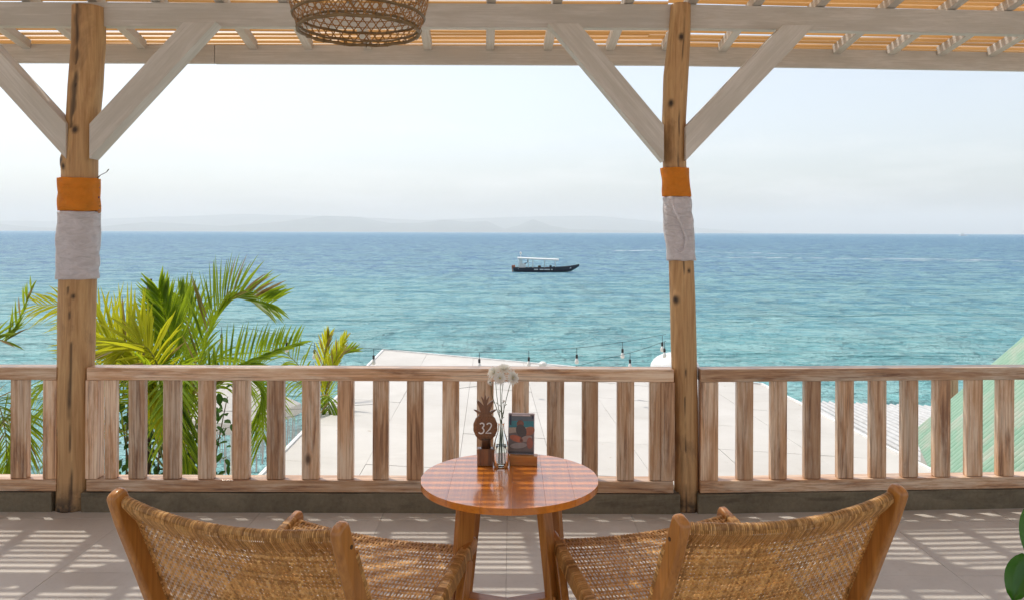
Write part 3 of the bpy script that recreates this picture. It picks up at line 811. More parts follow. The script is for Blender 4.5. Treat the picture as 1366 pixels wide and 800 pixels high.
# dried offering tied to the outer side of the left post
of = thing('dried_offering', 'dry twig and seed offering tied behind the orange band of the left post', 'offering', (pxX(128), 4.29, pz(262)))
mb = MB(); O = Vector(of.location)
P = lambda x, y, dy=0: Vector((pxX(x), 4.29 + dy, pz(y))) - O
mb.tube([P(127, 300), P(127.5, 270), P(129, 240), P(133, 236), P(141, 232), P(144, 228)], [.003, .004, .005, .002, .0018, .003], 6)
mb.tube([P(128, 279), P(131, 277.5), P(134, 277)], .002, 5)
mb.ob('twig', M['dark_wood'], of, keep=True, smooth=True)
mb = MB()
for q in range(5): mb.lathe([(0.001, -.007), (.006, -.003), (.007, .002), (.001, .007)], P(129 + (q % 2) * 1.5, 246 + q * 6.5), 8)
mb.ob('seed_pods', simple('dry_pink_petals', (0.30, 0.12, 0.14), 0.8), of, keep=True, smooth=True)
mb = MB(); mb.lathe([(0.001, -.012), (.010, -.007), (.013, 0), (.010, .008), (.001, .012)], P(131, 284), 12)
mb.ob('dried_fruit', simple('dry_orange_peel', (0.50, 0.24, 0.10), 0.7), of, keep=True, smooth=True)

# ================================================================ BALUSTRADE
def railing(label, x0, x1, bal, stiles, group='balustrade sections between the posts'):
    r = thing('railing', label, 'railing', ((x0 + x1) / 2, bend((x0 + x1) / 2, YF) + .045, 0), 0, group)
    o = Vector(r.location)
    def add(mb, name, mat, **k):
        q = mb.ob(name, mat, None, **k); q.location = Vector(q.location) - o; q.parent = r
    n = 1 if x1 < 0.95 else 14
    mb = MB(); strip(mb, x0, x1, 4.21, 4.305, .703, .771, n); add(mb, 'top_rail', M['washed_x'], bevel=0.004)
    mb = MB(); strip(mb, x0, x1, 4.21, 4.305, .108, .172, n); add(mb, 'bottom_rail', M['washed_x'], bevel=0.004)
    def vert(x, w, name, y0=4.222, y1=4.262):
        mb = MB()
        xs = (x - w / 2, x + w / 2)
        vs = [(xs[0], bend(x, y0), .173), (xs[1], bend(x, y0), .173), (xs[1], bend(x, y1), .173), (xs[0], bend(x, y1), .173)]
        vs += [(a, b, .702) for a, b, _ in vs]
        mb.add(vs, [(0, 3, 2, 1), (4, 5, 6, 7), (0, 1, 5, 4), (1, 2, 6, 5), (2, 3, 7, 6), (3, 0, 4, 7)])
        add(mb, name, M['washed_z'], bevel=0.003)
    for x, w in stiles: vert(x, w, 'stile', 4.214, 4.290)
    for x, w in bal: vert(x, w, 'baluster')
X = lambda p: (p - 683) * 4.225 / 1050
wpx = .088
railing('balustrade section of washed timber left of the thick log post', -6.5, X(78),
        [(X(26) - .1875 * k, wpx) for k in range(0, 21)], [(X(68.5), .074)])
railing('long middle balustrade section of washed timber behind the round table', X(118), X(899),
        [(X(148), .06)] + [(X(p), wpx + random.uniform(-.004, .004)) for p in (183, 229.5, 275.5, 322, 368, 415, 461.5, 508.5, 554.5, 602, 648, 695, 742, 788, 835.5)] + [(X(875), .06)],
        [(X(124), .066), (X(891.5), .074)])
XR = lambda p: (p - 683) * 4.225 / (1050 - (p - 683) * .058)
railing('balustrade section of washed timber right of the thin log post', XR(931.4), 6.5,
        [(XR(p), wpx) for p in (991, 1035.5, 1080, 1123.5, 1166.5, 1208.5, 1251, 1293.5, 1335, 1377)] + [(XR(1377) + .186 * k, wpx) for k in range(1, 17)],
        [(XR(943.6), .094)])
# ================================================================ RATTAN LOUNGE CHAIRS
def stadium_plank(mb, pts, ws, x0, x1, round0=True, round1=True):
    """plank whose side view follows pts (y,z) with half-widths ws, thickness x0..x1, rounded ends"""
    n = len(pts); L = []; R = []
    def tang(i):
        a = Vector(pts[max(0, i - 1)]); b = Vector(pts[min(n - 1, i + 1)]); return (b - a).normalized()
    out = []
    for i in range(n):
        t = tang(i); nn = Vector((-t.y, t.x)); out.append(Vector(pts[i]) + nn * ws[i])
    if round1:
        t = tang(n - 1); nn = Vector((-t.y, t.x))
        for k in range(1, 8):
            a = pi * k / 8; ca_ = cos(a); sa_ = sin(a); out.append(Vector(pts[-1]) + nn * ws[-1] * (abs(ca_) ** .75) * (1 if ca_ > 0 else -1) + t * ws[-1] * (sa_ ** .75) * .8)
    for i in reversed(range(n)):
        t = tang(i); nn = Vector((-t.y, t.x)); out.append(Vector(pts[i]) - nn * ws[i])
    if round0:
        t = tang(0); nn = Vector((-t.y, t.x))
        for k in range(1, 8):
            a = pi * k / 8; out.append(Vector(pts[0]) - nn * ws[0] * cos(a) - t * ws[0] * sin(a))
    mb.prism([tuple(p) for p in out], 0, x0, x1)

def weave(mb, P, N, nu, nv, wu, wv, amp, rnd, skip=0.0):
    """two sets of interlaced flat strands over the surface P(u,v) with normal N(u,v)"""
    def strand(path, width, sidevec):
        vs = []
        for p, s, nn in path:
            vs += [p - s * width / 2, p + nn * 0.0007, p + s * width / 2]
        fs = []
        for i in range(len(path) - 1):
            a = i * 3; fs += [(a, a + 3, a + 4, a + 1), (a + 1, a + 4, a + 5, a + 2)]
        mb.add(vs, fs)
    for i in range(nu):                      # warps run in v
        u = (i + .5) / nu; path = []
        ju = rnd.uniform(-.12, .12) / nu
        for j in range(nv * 2 + 1):
            v = j / (nv * 2)
            ph = 1 if (i + (j // 2)) % 2 == 0 else -1
            off = amp * ph if j % 2 == 1 else 0
            uu = u + ju + 0.10 / nu * noise.noise(Vector((i * 1.7, j * .13, 0)))
            nn = N(uu, v); p = P(uu, v) + nn * off
            s = (P(min(1, uu + .01), v) - P(max(0, uu - .01), v)).normalized()
            path.append((p, s, nn))
        mb.tval = rnd.betavariate(2.2, 2.2)
        strand(path, wu * rnd.uniform(.85, 1.12), None)
    for j in range(nv):
        v = (j + .5) / nv; path = []
        jv = rnd.uniform(-.15, .15) / nv
        for i in range(nu * 2 + 1):
            u = i / (nu * 2)
            ph = -1 if ((i // 2) + j) % 2 == 0 else 1
            off = amp * ph if i % 2 == 1 else 0
            vv = v + jv + 0.16 / nv * noise.noise(Vector((j * 1.3, i * .1, 9)))
            nn = N(u, vv); p = P(u, vv) + nn * off
            s = (P(u, min(1, vv + .01)) - P(u, max(0, vv - .01))).normalized()
            path.append((p, s, nn))
        mb.tval = rnd.betavariate(2.2, 2.2)
        strand(path, wv * rnd.uniform(.85, 1.12), None)

def wrapped_rail(mb, path, r, pitch, seg=10):
    """rail bound with rattan turn beside turn; path is a function t->(point), length known"""
    n = 60; pts = [path(i / n) for i in range(n + 1)]
    Ltot = sum((pts[i + 1] - pts[i]).length for i in range(n))
    m = int(Ltot / pitch)
    P = []; Rr = []
    for i in range(m):
        jr = random.uniform(-.0006, .0006)
        for q, rr in ((0.03, -.0032), (0.25, .0), (0.75, .0), (0.97, -.0032)):
            P.append(path((i + q) / m)); Rr.append(r + rr + jr)
    n0 = len(mb.v); mb.tube(P, Rr, seg, cap=True)
    for i in range(m):
        tv = random.betavariate(1.6, 1.6)
        for k in range(4 * seg):
            mb.tone[n0 + i * 4 * seg + k] = tv if seg <= k < 3 * seg else tv * .25

def make_chair(label):
    ch = thing('rattan_lounge_chair', label, 'chair', group='rattan lounge chairs at the round table')
    rnd = random.Random(11)
    HW = 0.388            # half width outer
    T = 0.034
    # back posts: lean back, rounded heads; go down to the seat rails and on to the floor as rear feet
    for s in (-1, 1):
        xa, xb = (s * HW, s * (HW - T)) if s > 0 else (-HW, -(HW - T))
        mb = MB()
        stadium_plank(mb, [(-.120, .135), (-.185, .175), (-.235, .27), (-.292, .40), (-.352, .545), (-.405, .665), (-.432, .735)],
                      [.030, .034, .034, .034, .033, .031, .029], min(xa, xb), max(xa, xb))
        mb.ob('back_post', M['teak_z'], ch, bevel=0.012, seg=4)
        mb = MB()
        xc0, xc1 = (min(xa, xb), max(xa, xb))
        stadium_plank(mb, [(-.27, .138), (-.13, .190), (.02, .243), (.17, .298), (.32, .354), (.425, .386)],
                      [.024, .027, .027, .027, .027, .028], xc0 - s * .003, xc1 - s * .003)
        mb.ob('side_rail', M['teak_y'], ch, bevel=0.011, seg=4)
        mb = MB()
        stadium_plank(mb, [(.252, .004), (.29, .12), (.335, .25), (.365, .335)], [.018, .024, .028, .026], xc0 + s * .003, xc1 + s * .003, False, True)
        mb.ob('front_leg', M['teak_z'], ch, bevel=0.006, seg=2)
        mb = MB()
        stadium_plank(mb, [(-.40, .004), (-.33, .07), (-.24, .135), (-.16, .18)], [.018, .024, .027, .026], xc0 + s * .003, xc1 + s * .003, False, True)
        mb.ob('rear_leg', M['teak_z'], ch, bevel=0.006, seg=2)
    IW = HW - T
    # curved top rail bound in rattan
    def top(t):
        x = -IW + 2 * IW * t; b = 1 - (2 * t - 1) ** 2
        return Vector((x, -.418 - .042 * b, .722 - .020 * b))
    mb = MB(); wrapped_rail(mb, top, .0155, .0052); mb.ob('bound_top_rail', M['rattan'], ch, smooth=True, keep=True)
    def front(t):
        x = -IW + 2 * IW * t; b = 1 - (2 * t - 1) ** 2
        return Vector((x, .412 + .0 * b, .374 - .024 * b))
    mb = MB(); wrapped_rail(mb, front, .0145, .0052); mb.ob('bound_front_rail', M['rattan'], ch, smooth=True, keep=True)
    # lower back rail and rear seat rail of plain wood
    mb = MB(); mb.tube([(-IW, -.170, .222), (IW, -.170, .222)], .016, 10); mb.ob('lower_rail', M['teak_x'], ch, smooth=True)
    mb = MB(); mb.tube([(-IW, .27, .16), (IW, .27, .16)], .014, 10); mb.ob('stretcher', M['teak_x'], ch, smooth=True)
    # back panel: hammock surface between the posts
    prof = [(-.165, .225), (-.225, .31), (-.285, .44), (-.345, .575), (-.402, .700)]
    def ip(v):
        q = v * (len(prof) - 1); i = min(int(q), len(prof) - 2); t = q - i
        return prof[i][0] * (1 - t) + prof[i + 1][0] * t, prof[i][1] * (1 - t) + prof[i + 1][1] * t
    def PB(u, v):
        y, z = ip(max(0, min(1, v))); b = 1 - (2 * u - 1) ** 2
        hw = IW - .001
        return Vector((-hw + 2 * hw * u, y - (.020 + .022 * v) * b - .010 * v * v * b, z - .020 * b * v * v))
    def NB(u, v): return Vector((0.0, -.92, -.39))
    mb = MB(); weave(mb, PB, NB, 58, 42, .0086, .0090, .0020, rnd)
    mb.ob('back_weave', M['rattan'], ch, keep=True, kind='stuff')
    # strands coming over the top rail: long loops
    mb = MB()
    for i in range(122):
        u = (i + .5) / 122
        c = top(u); w = .0043 * rnd.uniform(.8, 1.1); mb.tval = rnd.betavariate(1.6, 1.6)
        ln = .030 + .012 * rnd.random() + (.010 if i % 4 == 0 else 0)
        q = PB(u, 1 - ln / .5)
        vs = []
        for p in (c + Vector((0, -.0170, 0)), c + Vector((0, -.0155, -.011)), q * .5 + (c + Vector((0, -.009, -.018))) * .5 + Vector((0, -.003, 0)), q + Vector((0, -.002, 0))):
            vs += [p - Vector((w / 2, 0, 0)), p + Vector((0, -.0008, 0)), p + Vector((w / 2, 0, 0))]
        mb.add(vs, [f for k in range(3) for f in ((k * 3, k * 3 + 3, k * 3 + 4, k * 3 + 1), (k * 3 + 1, k * 3 + 4, k * 3 + 5, k * 3 + 2))])
        c2 = [c + Vector((0, .0165, 0)), c + Vector((0, .012, -.012)), PB(u, 1 - ln * .8 / .5) + Vector((0, .003, 0))]
        vs = []
        for p in c2: vs += [p - Vector((w / 2, 0, 0)), p + Vector((w / 2, 0, 0))]
        mb.add(vs, [(0, 1, 3, 2), (2, 3, 5, 4)])
    mb.ob('top_binding', M['rattan'], ch, keep=True, kind='stuff')
    # seat panel
    sprof = [(-.16, .213), (-.05, .246), (.08, .288), (.24, .343), (.410, .388)]
    def ips(v):
        q = v * (len(sprof) - 1); i = min(int(q), len(sprof) - 2); t = q - i
        return sprof[i][0] * (1 - t) + sprof[i + 1][0] * t, sprof[i][1] * (1 - t) + sprof[i + 1][1] * t
    def PS(u, v):
        y, z = ips(max(0, min(1, v))); b = 1 - (2 * u - 1) ** 4
        b2 = 1 - (2 * u - 1) ** 2
        hw = IW - .001
        return Vector((-hw + 2 * hw * u, y, z - .014 * b2 - .010 * b2 * v + .004 * b))
    def NS(u, v): return Vector((0, -.32, .947))
    mb = MB(); weave(mb, PS, NS, 56, 38, .0078, .0092, .0022, rnd)
    mb.ob('seat_weave', M['rattan'], ch, keep=True, kind='stuff')
    # strands taken round the side rails in bundles, and over the front edge of the back posts
    mb = MB()
    def loop(c, t, h, w, x0, x1, width):
        """rectangular loop round a rail at c=(y,z), rail direction t, half height h"""
        n = Vector((0, -t.y, t.x)); tt = Vector((0, t.x, t.y)) * width / 2; C = Vector((0, c[0], c[1]))
        k = .006
        sec = [(x0, h - k), (x0 + k, h), (x1 - k, h), (x1, h - k), (x1, -h + k), (x1 - k, -h), (x0 + k, -h), (x0, -h + k)]
        vs = []
        for x, hh in sec: vs += [C + Vector((x, 0, 0)) + n * hh - tt, C + Vector((x, 0, 0)) + n * hh + tt]
        m = len(sec); mb.tval = rnd.betavariate(1.5, 1.5)
        mb.add(vs, [(2 * i, 2 * i + 1, (2 * i + 3) % (2 * m), (2 * i + 2) % (2 * m)) for i in range(m)])
    for s in (-1, 1):
        xo, xi = s * (HW - .003), s * (HW - T - .003)
        a, b = sorted((xo + s * .0015, xi - s * .0015))
        y = -.13
        while y < .395:
            v = (y + .27) / .662; z = .138 + .02 + .2233 * 0
            # rail centre line
            pts = [(-.27, .138), (-.13, .190), (.02, .243), (.17, .298), (.32, .354), (.445, .388)]
            for (p0, q0), (p1, q1) in zip(pts, pts[1:]):
                if y <= p1: z = q0 + (q1 - q0) * (y - p0) / (p1 - p0); t = Vector((p1 - p0, q1 - q0)).normalized(); break
            loop((y, z), t, .0285 + rnd.uniform(0, .0015), 0, a - rnd.uniform(0, .001), b + rnd.uniform(0, .001), .0078)
            y += .0082 if rnd.random() > .12 else .0105
    mb.ob('side_binding', M['rattan'], ch, keep=True, kind='stuff')
    mb = MB()
    for s in (-1, 1):
        x0, x1 = sorted((s * (HW + .0015), s * (HW - T - .0015)))
        pts = [(-.185, .175), (-.235, .27), (-.292, .40), (-.352, .545), (-.405, .665)]
        q = 0.12
        while q < .965:
            f = q * 4; i = min(int(f), 3); tt = f - i
            y = pts[i][0] * (1 - tt) + pts[i + 1][0] * tt; z = pts[i][1] * (1 - tt) + pts[i + 1][1] * tt
            t = Vector((pts[i + 1][0] - pts[i][0], pts[i + 1][1] - pts[i][1])).normalized()
            n = Vector((t.y, -t.x))       # forward side
            loop((y + n.x * .0245, z + n.y * .0245), t, .0115 + rnd.uniform(0, .001), 0, x0, x1, .0085)
            q += .0175 if rnd.random() > .15 else .021
    mb.ob('post_binding', M['rattan'], ch, keep=True, kind='stuff')
    # screw plugs on the outside faces
    mb = MB()
    for s in (-1, 1):
        for (y, z) in ((-.405, .69), (-.20, .20)):
            mb.tube([(s * (HW - .001), y, z), (s * (HW + .0015), y, z)], .006, 10)
    mb.ob('wood_plug', M['dark_wood'], ch, keep=True)
    return ch
chair = make_chair('left rattan lounge chair with bound top rail seen from behind')
chair.location = (-.634, 2.540, 0); chair.rotation_euler = (0, 0, radians(-20.3))
chair2 = copy_tree(chair)
chair2['label'] = 'right rattan lounge chair with bound top rail seen from behind'
chair2.location = (.644, 2.60, 0); chair2.rotation_euler = (0, 0, radians(20.3))

# ================================================================ ROUND TABLE
TX, TY, TZ = -0.006, 2.905, 0.597
table = thing('round_table', 'round glossy teak table between the two lounge chairs', 'table', (TX, TY, 0))
R_T = 0.327
bounds = [-.327, -.212, -.098, .010, .122, .224, .327]
for i in range(6):
    x0, x1 = bounds[i] + (0.0001 if i else 0), bounds[i + 1] - (0.0001 if i < 5 else 0)
    out = []
    n = 14
    for k in range(n + 1):
        x = x0 + (x1 - x0) * k / n; out.append((x, -sqrt(max(0, R_T ** 2 - x * x))))
    for k in reversed(range(n + 1)):
        x = x0 + (x1 - x0) * k / n; out.append((x, sqrt(max(0, R_T ** 2 - x * x))))
    ded = [out[0]]
    for p in out[1:]:
        if (Vector(p) - Vector(ded[-1])).length > 1e-4: ded.append(p)
    if (Vector(ded[0]) - Vector(ded[-1])).length < 1e-4: ded.pop()
    mb = MB(); mb.prism(ded, 2, TZ - .024, TZ)
    me_o = mb.ob('tabletop_board', M['table_top'], None, bevel=0.0006)
    me_o.parent = table
def leg(top, bot, wt, wb, th, ang):
    """tapered plank leg, broad face turned by ang"""
    mb = MB(); ux = Vector((cos(ang), sin(ang), 0)); uy = Vector((-sin(ang), cos(ang), 0))
    t, b = Vector(top), Vector(bot); vs = []
    for c, w in ((b, wb), (t, wt)):
        for sx, sy in ((-1, -1), (1, -1), (1, 1), (-1, 1)): vs.append(c + ux * sx * w / 2 + uy * sy * th / 2)
    mb.add(vs, [(0, 3, 2, 1), (4, 5, 6, 7), (0, 1, 5, 4), (1, 2, 6, 5), (2, 3, 7, 6), (3, 0, 4, 7)])
    mb.ob('leg', M['teak_z'], table, bevel=0.004)
legs = [((-.132, .13), (-.185, .17), radians(8)), ((.155, .12), (.205, .165), radians(-40)), ((-.150, -.11), (-.19, -.15), radians(35)), ((.118, -.10), (.175, -.15), radians(62))]
for (tx, ty), (bx, by), an in legs:
    leg((tx, ty, TZ - .0245), (bx, by, .001), .072, .062, .028, an)
def bar(p, q, w, h, name='stretcher'):
    mb = MB(); p, q = Vector(p), Vector(q); d = (q - p); L_ = d.length; d.normalize()
    R = Matrix((d, Vector((0, 0, 1)).cross(d).normalized(), d.cross(Vector((0, 0, 1)).cross(d).normalized()))).transposed()
    mb.box((0, 0, 0), (L_, w, h))
    me = mb.mesh(name, M['teak_x']); link(name, me, table, (p + q) / 2, 0.004, rot=R.to_euler())
bar((-.172, -.13, .215), (-.005, -.185, .215), .055, .026); bar((-.005, -.185, .2153), (.155, -.13, .2153), .055, .026)
bar((-.165, -.115, .2147), (-.165, .135, .2147), .045, .026); bar((.168, -.115, .2147), (.18, .125, .2147), .045, .026)

bar((-.142, .10, TZ - .045), (.15, .09, TZ - .045), .03, .04, 'apron'); bar((-.142, -.09, TZ - .045), (.118, -.08, TZ - .045), .03, .04, 'apron')

# ---- table number: pineapple-shaped board on a block
px3 = lambda x, Y=3.05: (x - 683) * Y / 1050
sg = thing('pineapple_table_number', 'carved wooden pineapple table number 32 on a wooden block', 'table number', (px3(648), 3.06, TZ))
mb = MB(); mb.box((0, 0, .033), (.062, .045, .066)); mb.ob('block', M['carved'], sg, bevel=.003)
mb = MB(); mb.lathe([(.0, 0), (.019, 0), (.018, .03), (.021, .036), (.0, .036)], (.004, 0, .066), 18, cap=False); mb.ob('neck', M['dark_wood'], sg, smooth=True)
out = []
CX, CZ = .001, .146
for k in range(48):
    a = 2 * pi * k / 48
    rx_, rz_ = .0475, .054
    bumpy = 1 + .018 * cos(a * 14)
    out.append((CX + rx_ * sin(a) * bumpy, CZ + rz_ * cos(a) * bumpy))
mb = MB(); mb.prism(out, 1, -.008, .008); mb.ob('fruit', M['carved'], sg, bevel=.003)
# raised diamond scales: carved relief
mb = MB()
for i in range(-4, 5):
    for j in range(-5, 6):
        x = i * .0108 + (.0054 if j % 2 else 0); z = j * .0095
        if (x / .041) ** 2 + (z / .047) ** 2 < 1:
            d = .0048
            vs = [(CX + x - d, -.0078, CZ + z), (CX + x, -.0078, CZ + z - d * .85), (CX + x + d, -.0078, CZ + z), (CX + x, -.0078, CZ + z + d * .85), (CX + x, -.0098, CZ + z)]
            mb.add(vs, [(0, 1, 4), (1, 2, 4), (2, 3, 4), (3, 0, 4)])
mb.ob('scales', M['carved'], sg, keep=True, kind='stuff')
# crown leaves
def crown_leaf(x, z, ang, L_, w):
    mb = MB(); out = []
    for k in range(7): t = k / 6; out.append((w * (1 - t) ** .7 * (.75 + .5 * t), t * L_))
    for k in reversed(range(6)): t = k / 6; out.append((-w * (1 - t) ** .7 * (.75 + .5 * t), t * L_))
    curl = .35 * ang
    pts = []
    for a, b in out:
        th = ang + curl * b / L_; pts.append((x + b * sin(th) + a * cos(th), z + b * cos(th) - a * sin(th)))
    mb.prism(pts, 1, -.006 + .0006 * random.random(), .006 - .0006 * random.random()); mb.ob('crown_leaf', M['carved'], sg, bevel=.001)
for x, z, an, L_, w in ((0, .196, 0, .078, .010), (-.006, .194, -.35, .060, .009), (.006, .194, .35, .060, .009), (-.011, .190, -.72, .042, .008), (.011, .190, .72, .042, .008),
                        (-.004, .215, -.5, .045, .007), (.004, .215, .5, .045, .007), (-.002, .232, -.3, .036, .006), (.002, .232, .3, .036, .006)):
    crown_leaf(x, z, an, L_, w)
# numerals, painted strokes standing slightly proud
def stroke(mb, pts, w):
    V = [Vector((p[0], 0, p[1])) for p in pts]
    for i, p in enumerate(V):
        t = (V[min(i + 1, len(V) - 1)] - V[max(i - 1, 0)]).normalized(); n = Vector((-t.z, 0, t.x)) * w / 2
        mb.v += [tuple(p + n), tuple(p - n)]
        if i:
            k = len(mb.v); mb.f.append((k - 4, k - 3, k - 1, k - 2)); mb.mi.append(0)
def arc(cx, cz, r, a0, a1, n=12, ry=None):
    ry = ry or r
    return [(cx + r * cos(radians(a0 + (a1 - a0) * k / n)), cz + ry * sin(radians(a0 + (a1 - a0) * k / n))) for k in range(n + 1)]
def shear(pts, x0): return [(x0 + p[0] + p[1] * .10, CZ - .003 + p[1]) for p in pts]
mb = MB(); stroke(mb, shear(arc(0, .0115, .0085, 150, -62, 14) + arc(0, -.0095, .0105, 70, -150, 16), -.0145), .0052); 
me = mb.ob('numeral_three', M['white_paint'], sg); me.location.y = -.0106
mb = MB(); stroke(mb, shear(arc(0, .010, .0095, 155, -15, 12) + [(.004, -.004), (-.0095, -.0185), (.012, -.0185)], .0135), .0052)
me = mb.ob('numeral_two', M['white_paint'], sg); me.location.y = -.0106
sg.rotation_euler = (radians(-3), 0, radians(3))

# ---- glass vase with flowers
VX, VY = px3(669.5, 3.03), 3.035
vase = thing('glass_bottle_vase', 'clear glass bottle vase half full of water on the round table', 'vase', (VX, VY, TZ))
prof = [(.0, .001), (.025, .001), (.029, .006), (.0315, .03), (.0315, .06), (.029, .085), (.0225, .11), (.0145, .132), (.0115, .15), (.0115, .165), (.014, .170)]
inner = [(r - .0022, z + (.004 if i < 3 else 0)) for i, (r, z) in enumerate(prof) if r > .01]
mb = MB(); mb.lathe(prof, (0, 0, 0), 32, cap=False); mb.ob('bottle', M['glass'], vase, smooth=True, keep=True)
mb = MB(); mb.lathe([(0, .0056), (.0222, .0056), (.0265, .0105), (.0288, .03), (.0288, .06), (.0265, .083), (0, .083)], (0, 0, 0), 32, cap=False)
mb.ob('water', M['water_in_vase'], vase, smooth=True, keep=True)

def petals(mb, c, axis, R, n, layers, rnd):
    axis = axis.normalized(); a = axis.orthogonal().normalized(); b = axis.cross(a)
    for L_ in range(layers):
        k0 = L_ / layers; tilt = radians(8 + 58 * k0); rr = R * (1 - .35 * k0)
        for k in range(n):
            th = 2 * pi * (k + .5 * (L_ % 2) + rnd.uniform(-.2, .2)) / n
            d = a * cos(th) + b * sin(th); r_ = rr * rnd.uniform(.85, 1.1); w = R * .15
            el = tilt + rnd.uniform(-.12, .12)
            dirv = d * cos(el) + axis * sin(el); s = axis.cross(d).normalized()
            p0 = c + dirv * R * .12; p1 = c + dirv * r_ * .62 + axis * R * .03; p2 = c + dirv * r_ - axis * R * .10 * (1 - k0)
            mb.add([p0 - s * w * .35, p0 + s * w * .35, p1 + s * w * .55, p1 - s * w * .55, p2 + s * w * .2, p2 - s * w * .2], [(0, 1, 2, 3), (3, 2, 4, 5)])
rnd = random.Random(3)
fx = lambda x: px3(x, 3.02)
fz = lambda y: 1.5 + (310 - y) * 3.02 / 1050
heads = [((660, 497), .031, 'white chrysanthemum leftmost of the flower heads in the bottle vase', (-.5, -.5, .6), 0),
         ((673, 494), .032, 'white chrysanthemum topmost and centre of the bottle vase bunch', (0, -.4, .9), .01),
         ((684, 503), .031, 'white chrysanthemum drooping on the right of the bottle vase bunch', (.6, -.6, .2), -.005),
         ((668, 503), .027, 'white chrysanthemum facing front in the middle of the bunch', (-.1, -.9, .3), -.02),
         ((655, 509), .016, 'small half-open flower with pale green base below the bunch', (-.4, -.4, -.1), -.005),
         ((673, 535), .008, 'tiny green flower bud halfway up the stems', (.1, -.2, 1), 0)]
for (hx, hy), R, lab, ax, dy in heads:
    c = Vector((fx(hx), 3.02 + dy, fz(hy)))
    fl = thing('cut_flower', lab, 'flower', (c.x, c.y, c.z))
    c0 = Vector((0, 0, 0))
    mb = MB(); petals(mb, c0, Vector(ax), R, 20 if R > .02 else 9, 6 if R > .02 else 3, rnd)
    mb.ob('petals', M['petal'], fl, keep=True, kind='stuff')
    A = Vector(ax).normalized()
    mb = MB(); mb.lathe([(.0005, -.003), (R * .2, 0), (R * .22, .003), (.0005, R * .22)], (0, 0, 0), 10); 
    o = mb.ob('flower_eye' if R > .02 else 'calyx', M['flower_eye'] if R > .02 else M['stem'], fl, keep=True, smooth=True); o.rotation_euler = A.to_track_quat('Z', 'Y').to_euler()
    base = Vector((VX, VY, TZ)) - c
    nk = base + Vector((.003 * rnd.uniform(-1, 1), .004 * rnd.uniform(-1, 1), .166))
    low = base + Vector((rnd.uniform(-.012, .018), rnd.uniform(-.01, .01), .014))
    m1 = (c0 - A * R * .1) * .55 + nk * .45 + Vector((rnd.uniform(-.006, .006), 0, 0))
    if R < .02 and R > .01: m1 = Vector((.006, 0, -.05))
    mb = MB(); mb.tube([c0 - A * R * .05, c0 - A * R * .2 + Vector((0, 0, -.01)), m1, nk, nk * .5 + low * .5, low], [.0013, .0013, .0014, .0016, .0017, .0017], 6)
    for t in (.3, .6):
        p = m1 * (1 - t) + nk * t; mb.tube([p, p + Vector((rnd.choice((-1, 1)) * .008, 0, .008))], [.0008, .0014], 5)
    mb.ob('stem', M['stem'], fl, keep=True, smooth=True)

# ---- photo card in acrylic holder on a wooden foot
cs = thing('photo_card_stand', 'small photo card in clear holder on a wooden foot beside the bottle vase', 'card stand', (px3(699.5), 3.07, TZ), radians(-5))
mb = MB(); mb.box((0, -.004, .0195), (.108, .040, .039)); mb.ob('foot', M['teak_x'], cs, bevel=.0025)
card = bpy.data.objects.new('card', None); 
R_ = Matrix.Rotation(radians(-7), 3, 'X')
mb = MB(); mb.box((-.010, 0, .117), (.103, .006, .158), None); mb.v = [tuple(R_ @ Vector(v)) for v in mb.v]
card = mb.ob('card_holder', M['acrylic'], cs, keep=True, bevel=.001)
def flat(name, pts, col, lift, rough=.25):
    mb = MB(); mb.add([R_ @ Vector((x - .010, -.0032 - lift * .0003, z)) for x, z in pts], [tuple(range(len(pts)))])
    key = 'print_%s' % (str(col)); 
    if key not in M: M[key] = simple('printed_ink', col, rough, 60, .12)
    mb.ob('printed_area', M[key], card, keep=True)
def ell(cx, cz, a, b, rot=0, n=18):
    return [(cx + a * cos(t) * cos(rot) - b * sin(t) * sin(rot), cz + a * cos(t) * sin(rot) + b * sin(t) * cos(rot)) for t in [2 * pi * k / n for k in range(n)]]
x0, x1, z0, z1 = -.049, .049, .041, .192
flat('p', [(x0, z0), (x1, z0), (x1, z1), (x0, z1)], (.16, .12, .11), 1)
flat('p', [(x0, .166), (x1, .166), (x1, z1 - .009), (x0, z1 - .009)], (.10, .13, .16), 2)
flat('p', [(x0, .140), (x1, .143), (x1, .166), (x0, .166)], (.03, .20, .24), 2)
flat('p', [(x0, .118), (x1, .130), (x1, .143), (x0, .140)], (.40, .33, .27), 2)
flat('p', [(-.038, z1 - .007), (.035, z1 - .007), (.035, z1 - .001), (-.038, z1 - .001)], (.62, .55, .56), 3)
flat('p', ell(-.004, .155, .014, .014), (.20, .07, .04), 4)
flat('p', ell(.0, .128, .020, .026, .4), (.07, .05, .045), 5)
flat('p', ell(.032, .128, .022, .016, .5), (.34, .12, .06), 4)
flat('p', ell(-.018, .098, .028, .012, -.3), (.46, .12, .05), 6)
flat('p', ell(.018, .098, .026, .011, .3), (.34, .25, .22), 6)
flat('p', ell(-.01, .072, .034, .011, .1), (.30, .26, .25), 7)
flat('p', ell(.034, .082, .012, .022, 0), (.33, .10, .06), 7)
flat('p', [(x0, z0), (x1, z0), (x1, .050), (x0, .050)], (.05, .04, .045), 8)
flat('p', [(x0 + .004, .150), (x0 + .010, .150), (x0 + .010, .187), (x0 + .004, .187)], (.035, .03, .06), 8)
flat('p', [(x1 - .008, .176), (x1 - .001, .176), (x1 - .001, .187), (x1 - .008, .187)], (.035, .03, .06), 8)

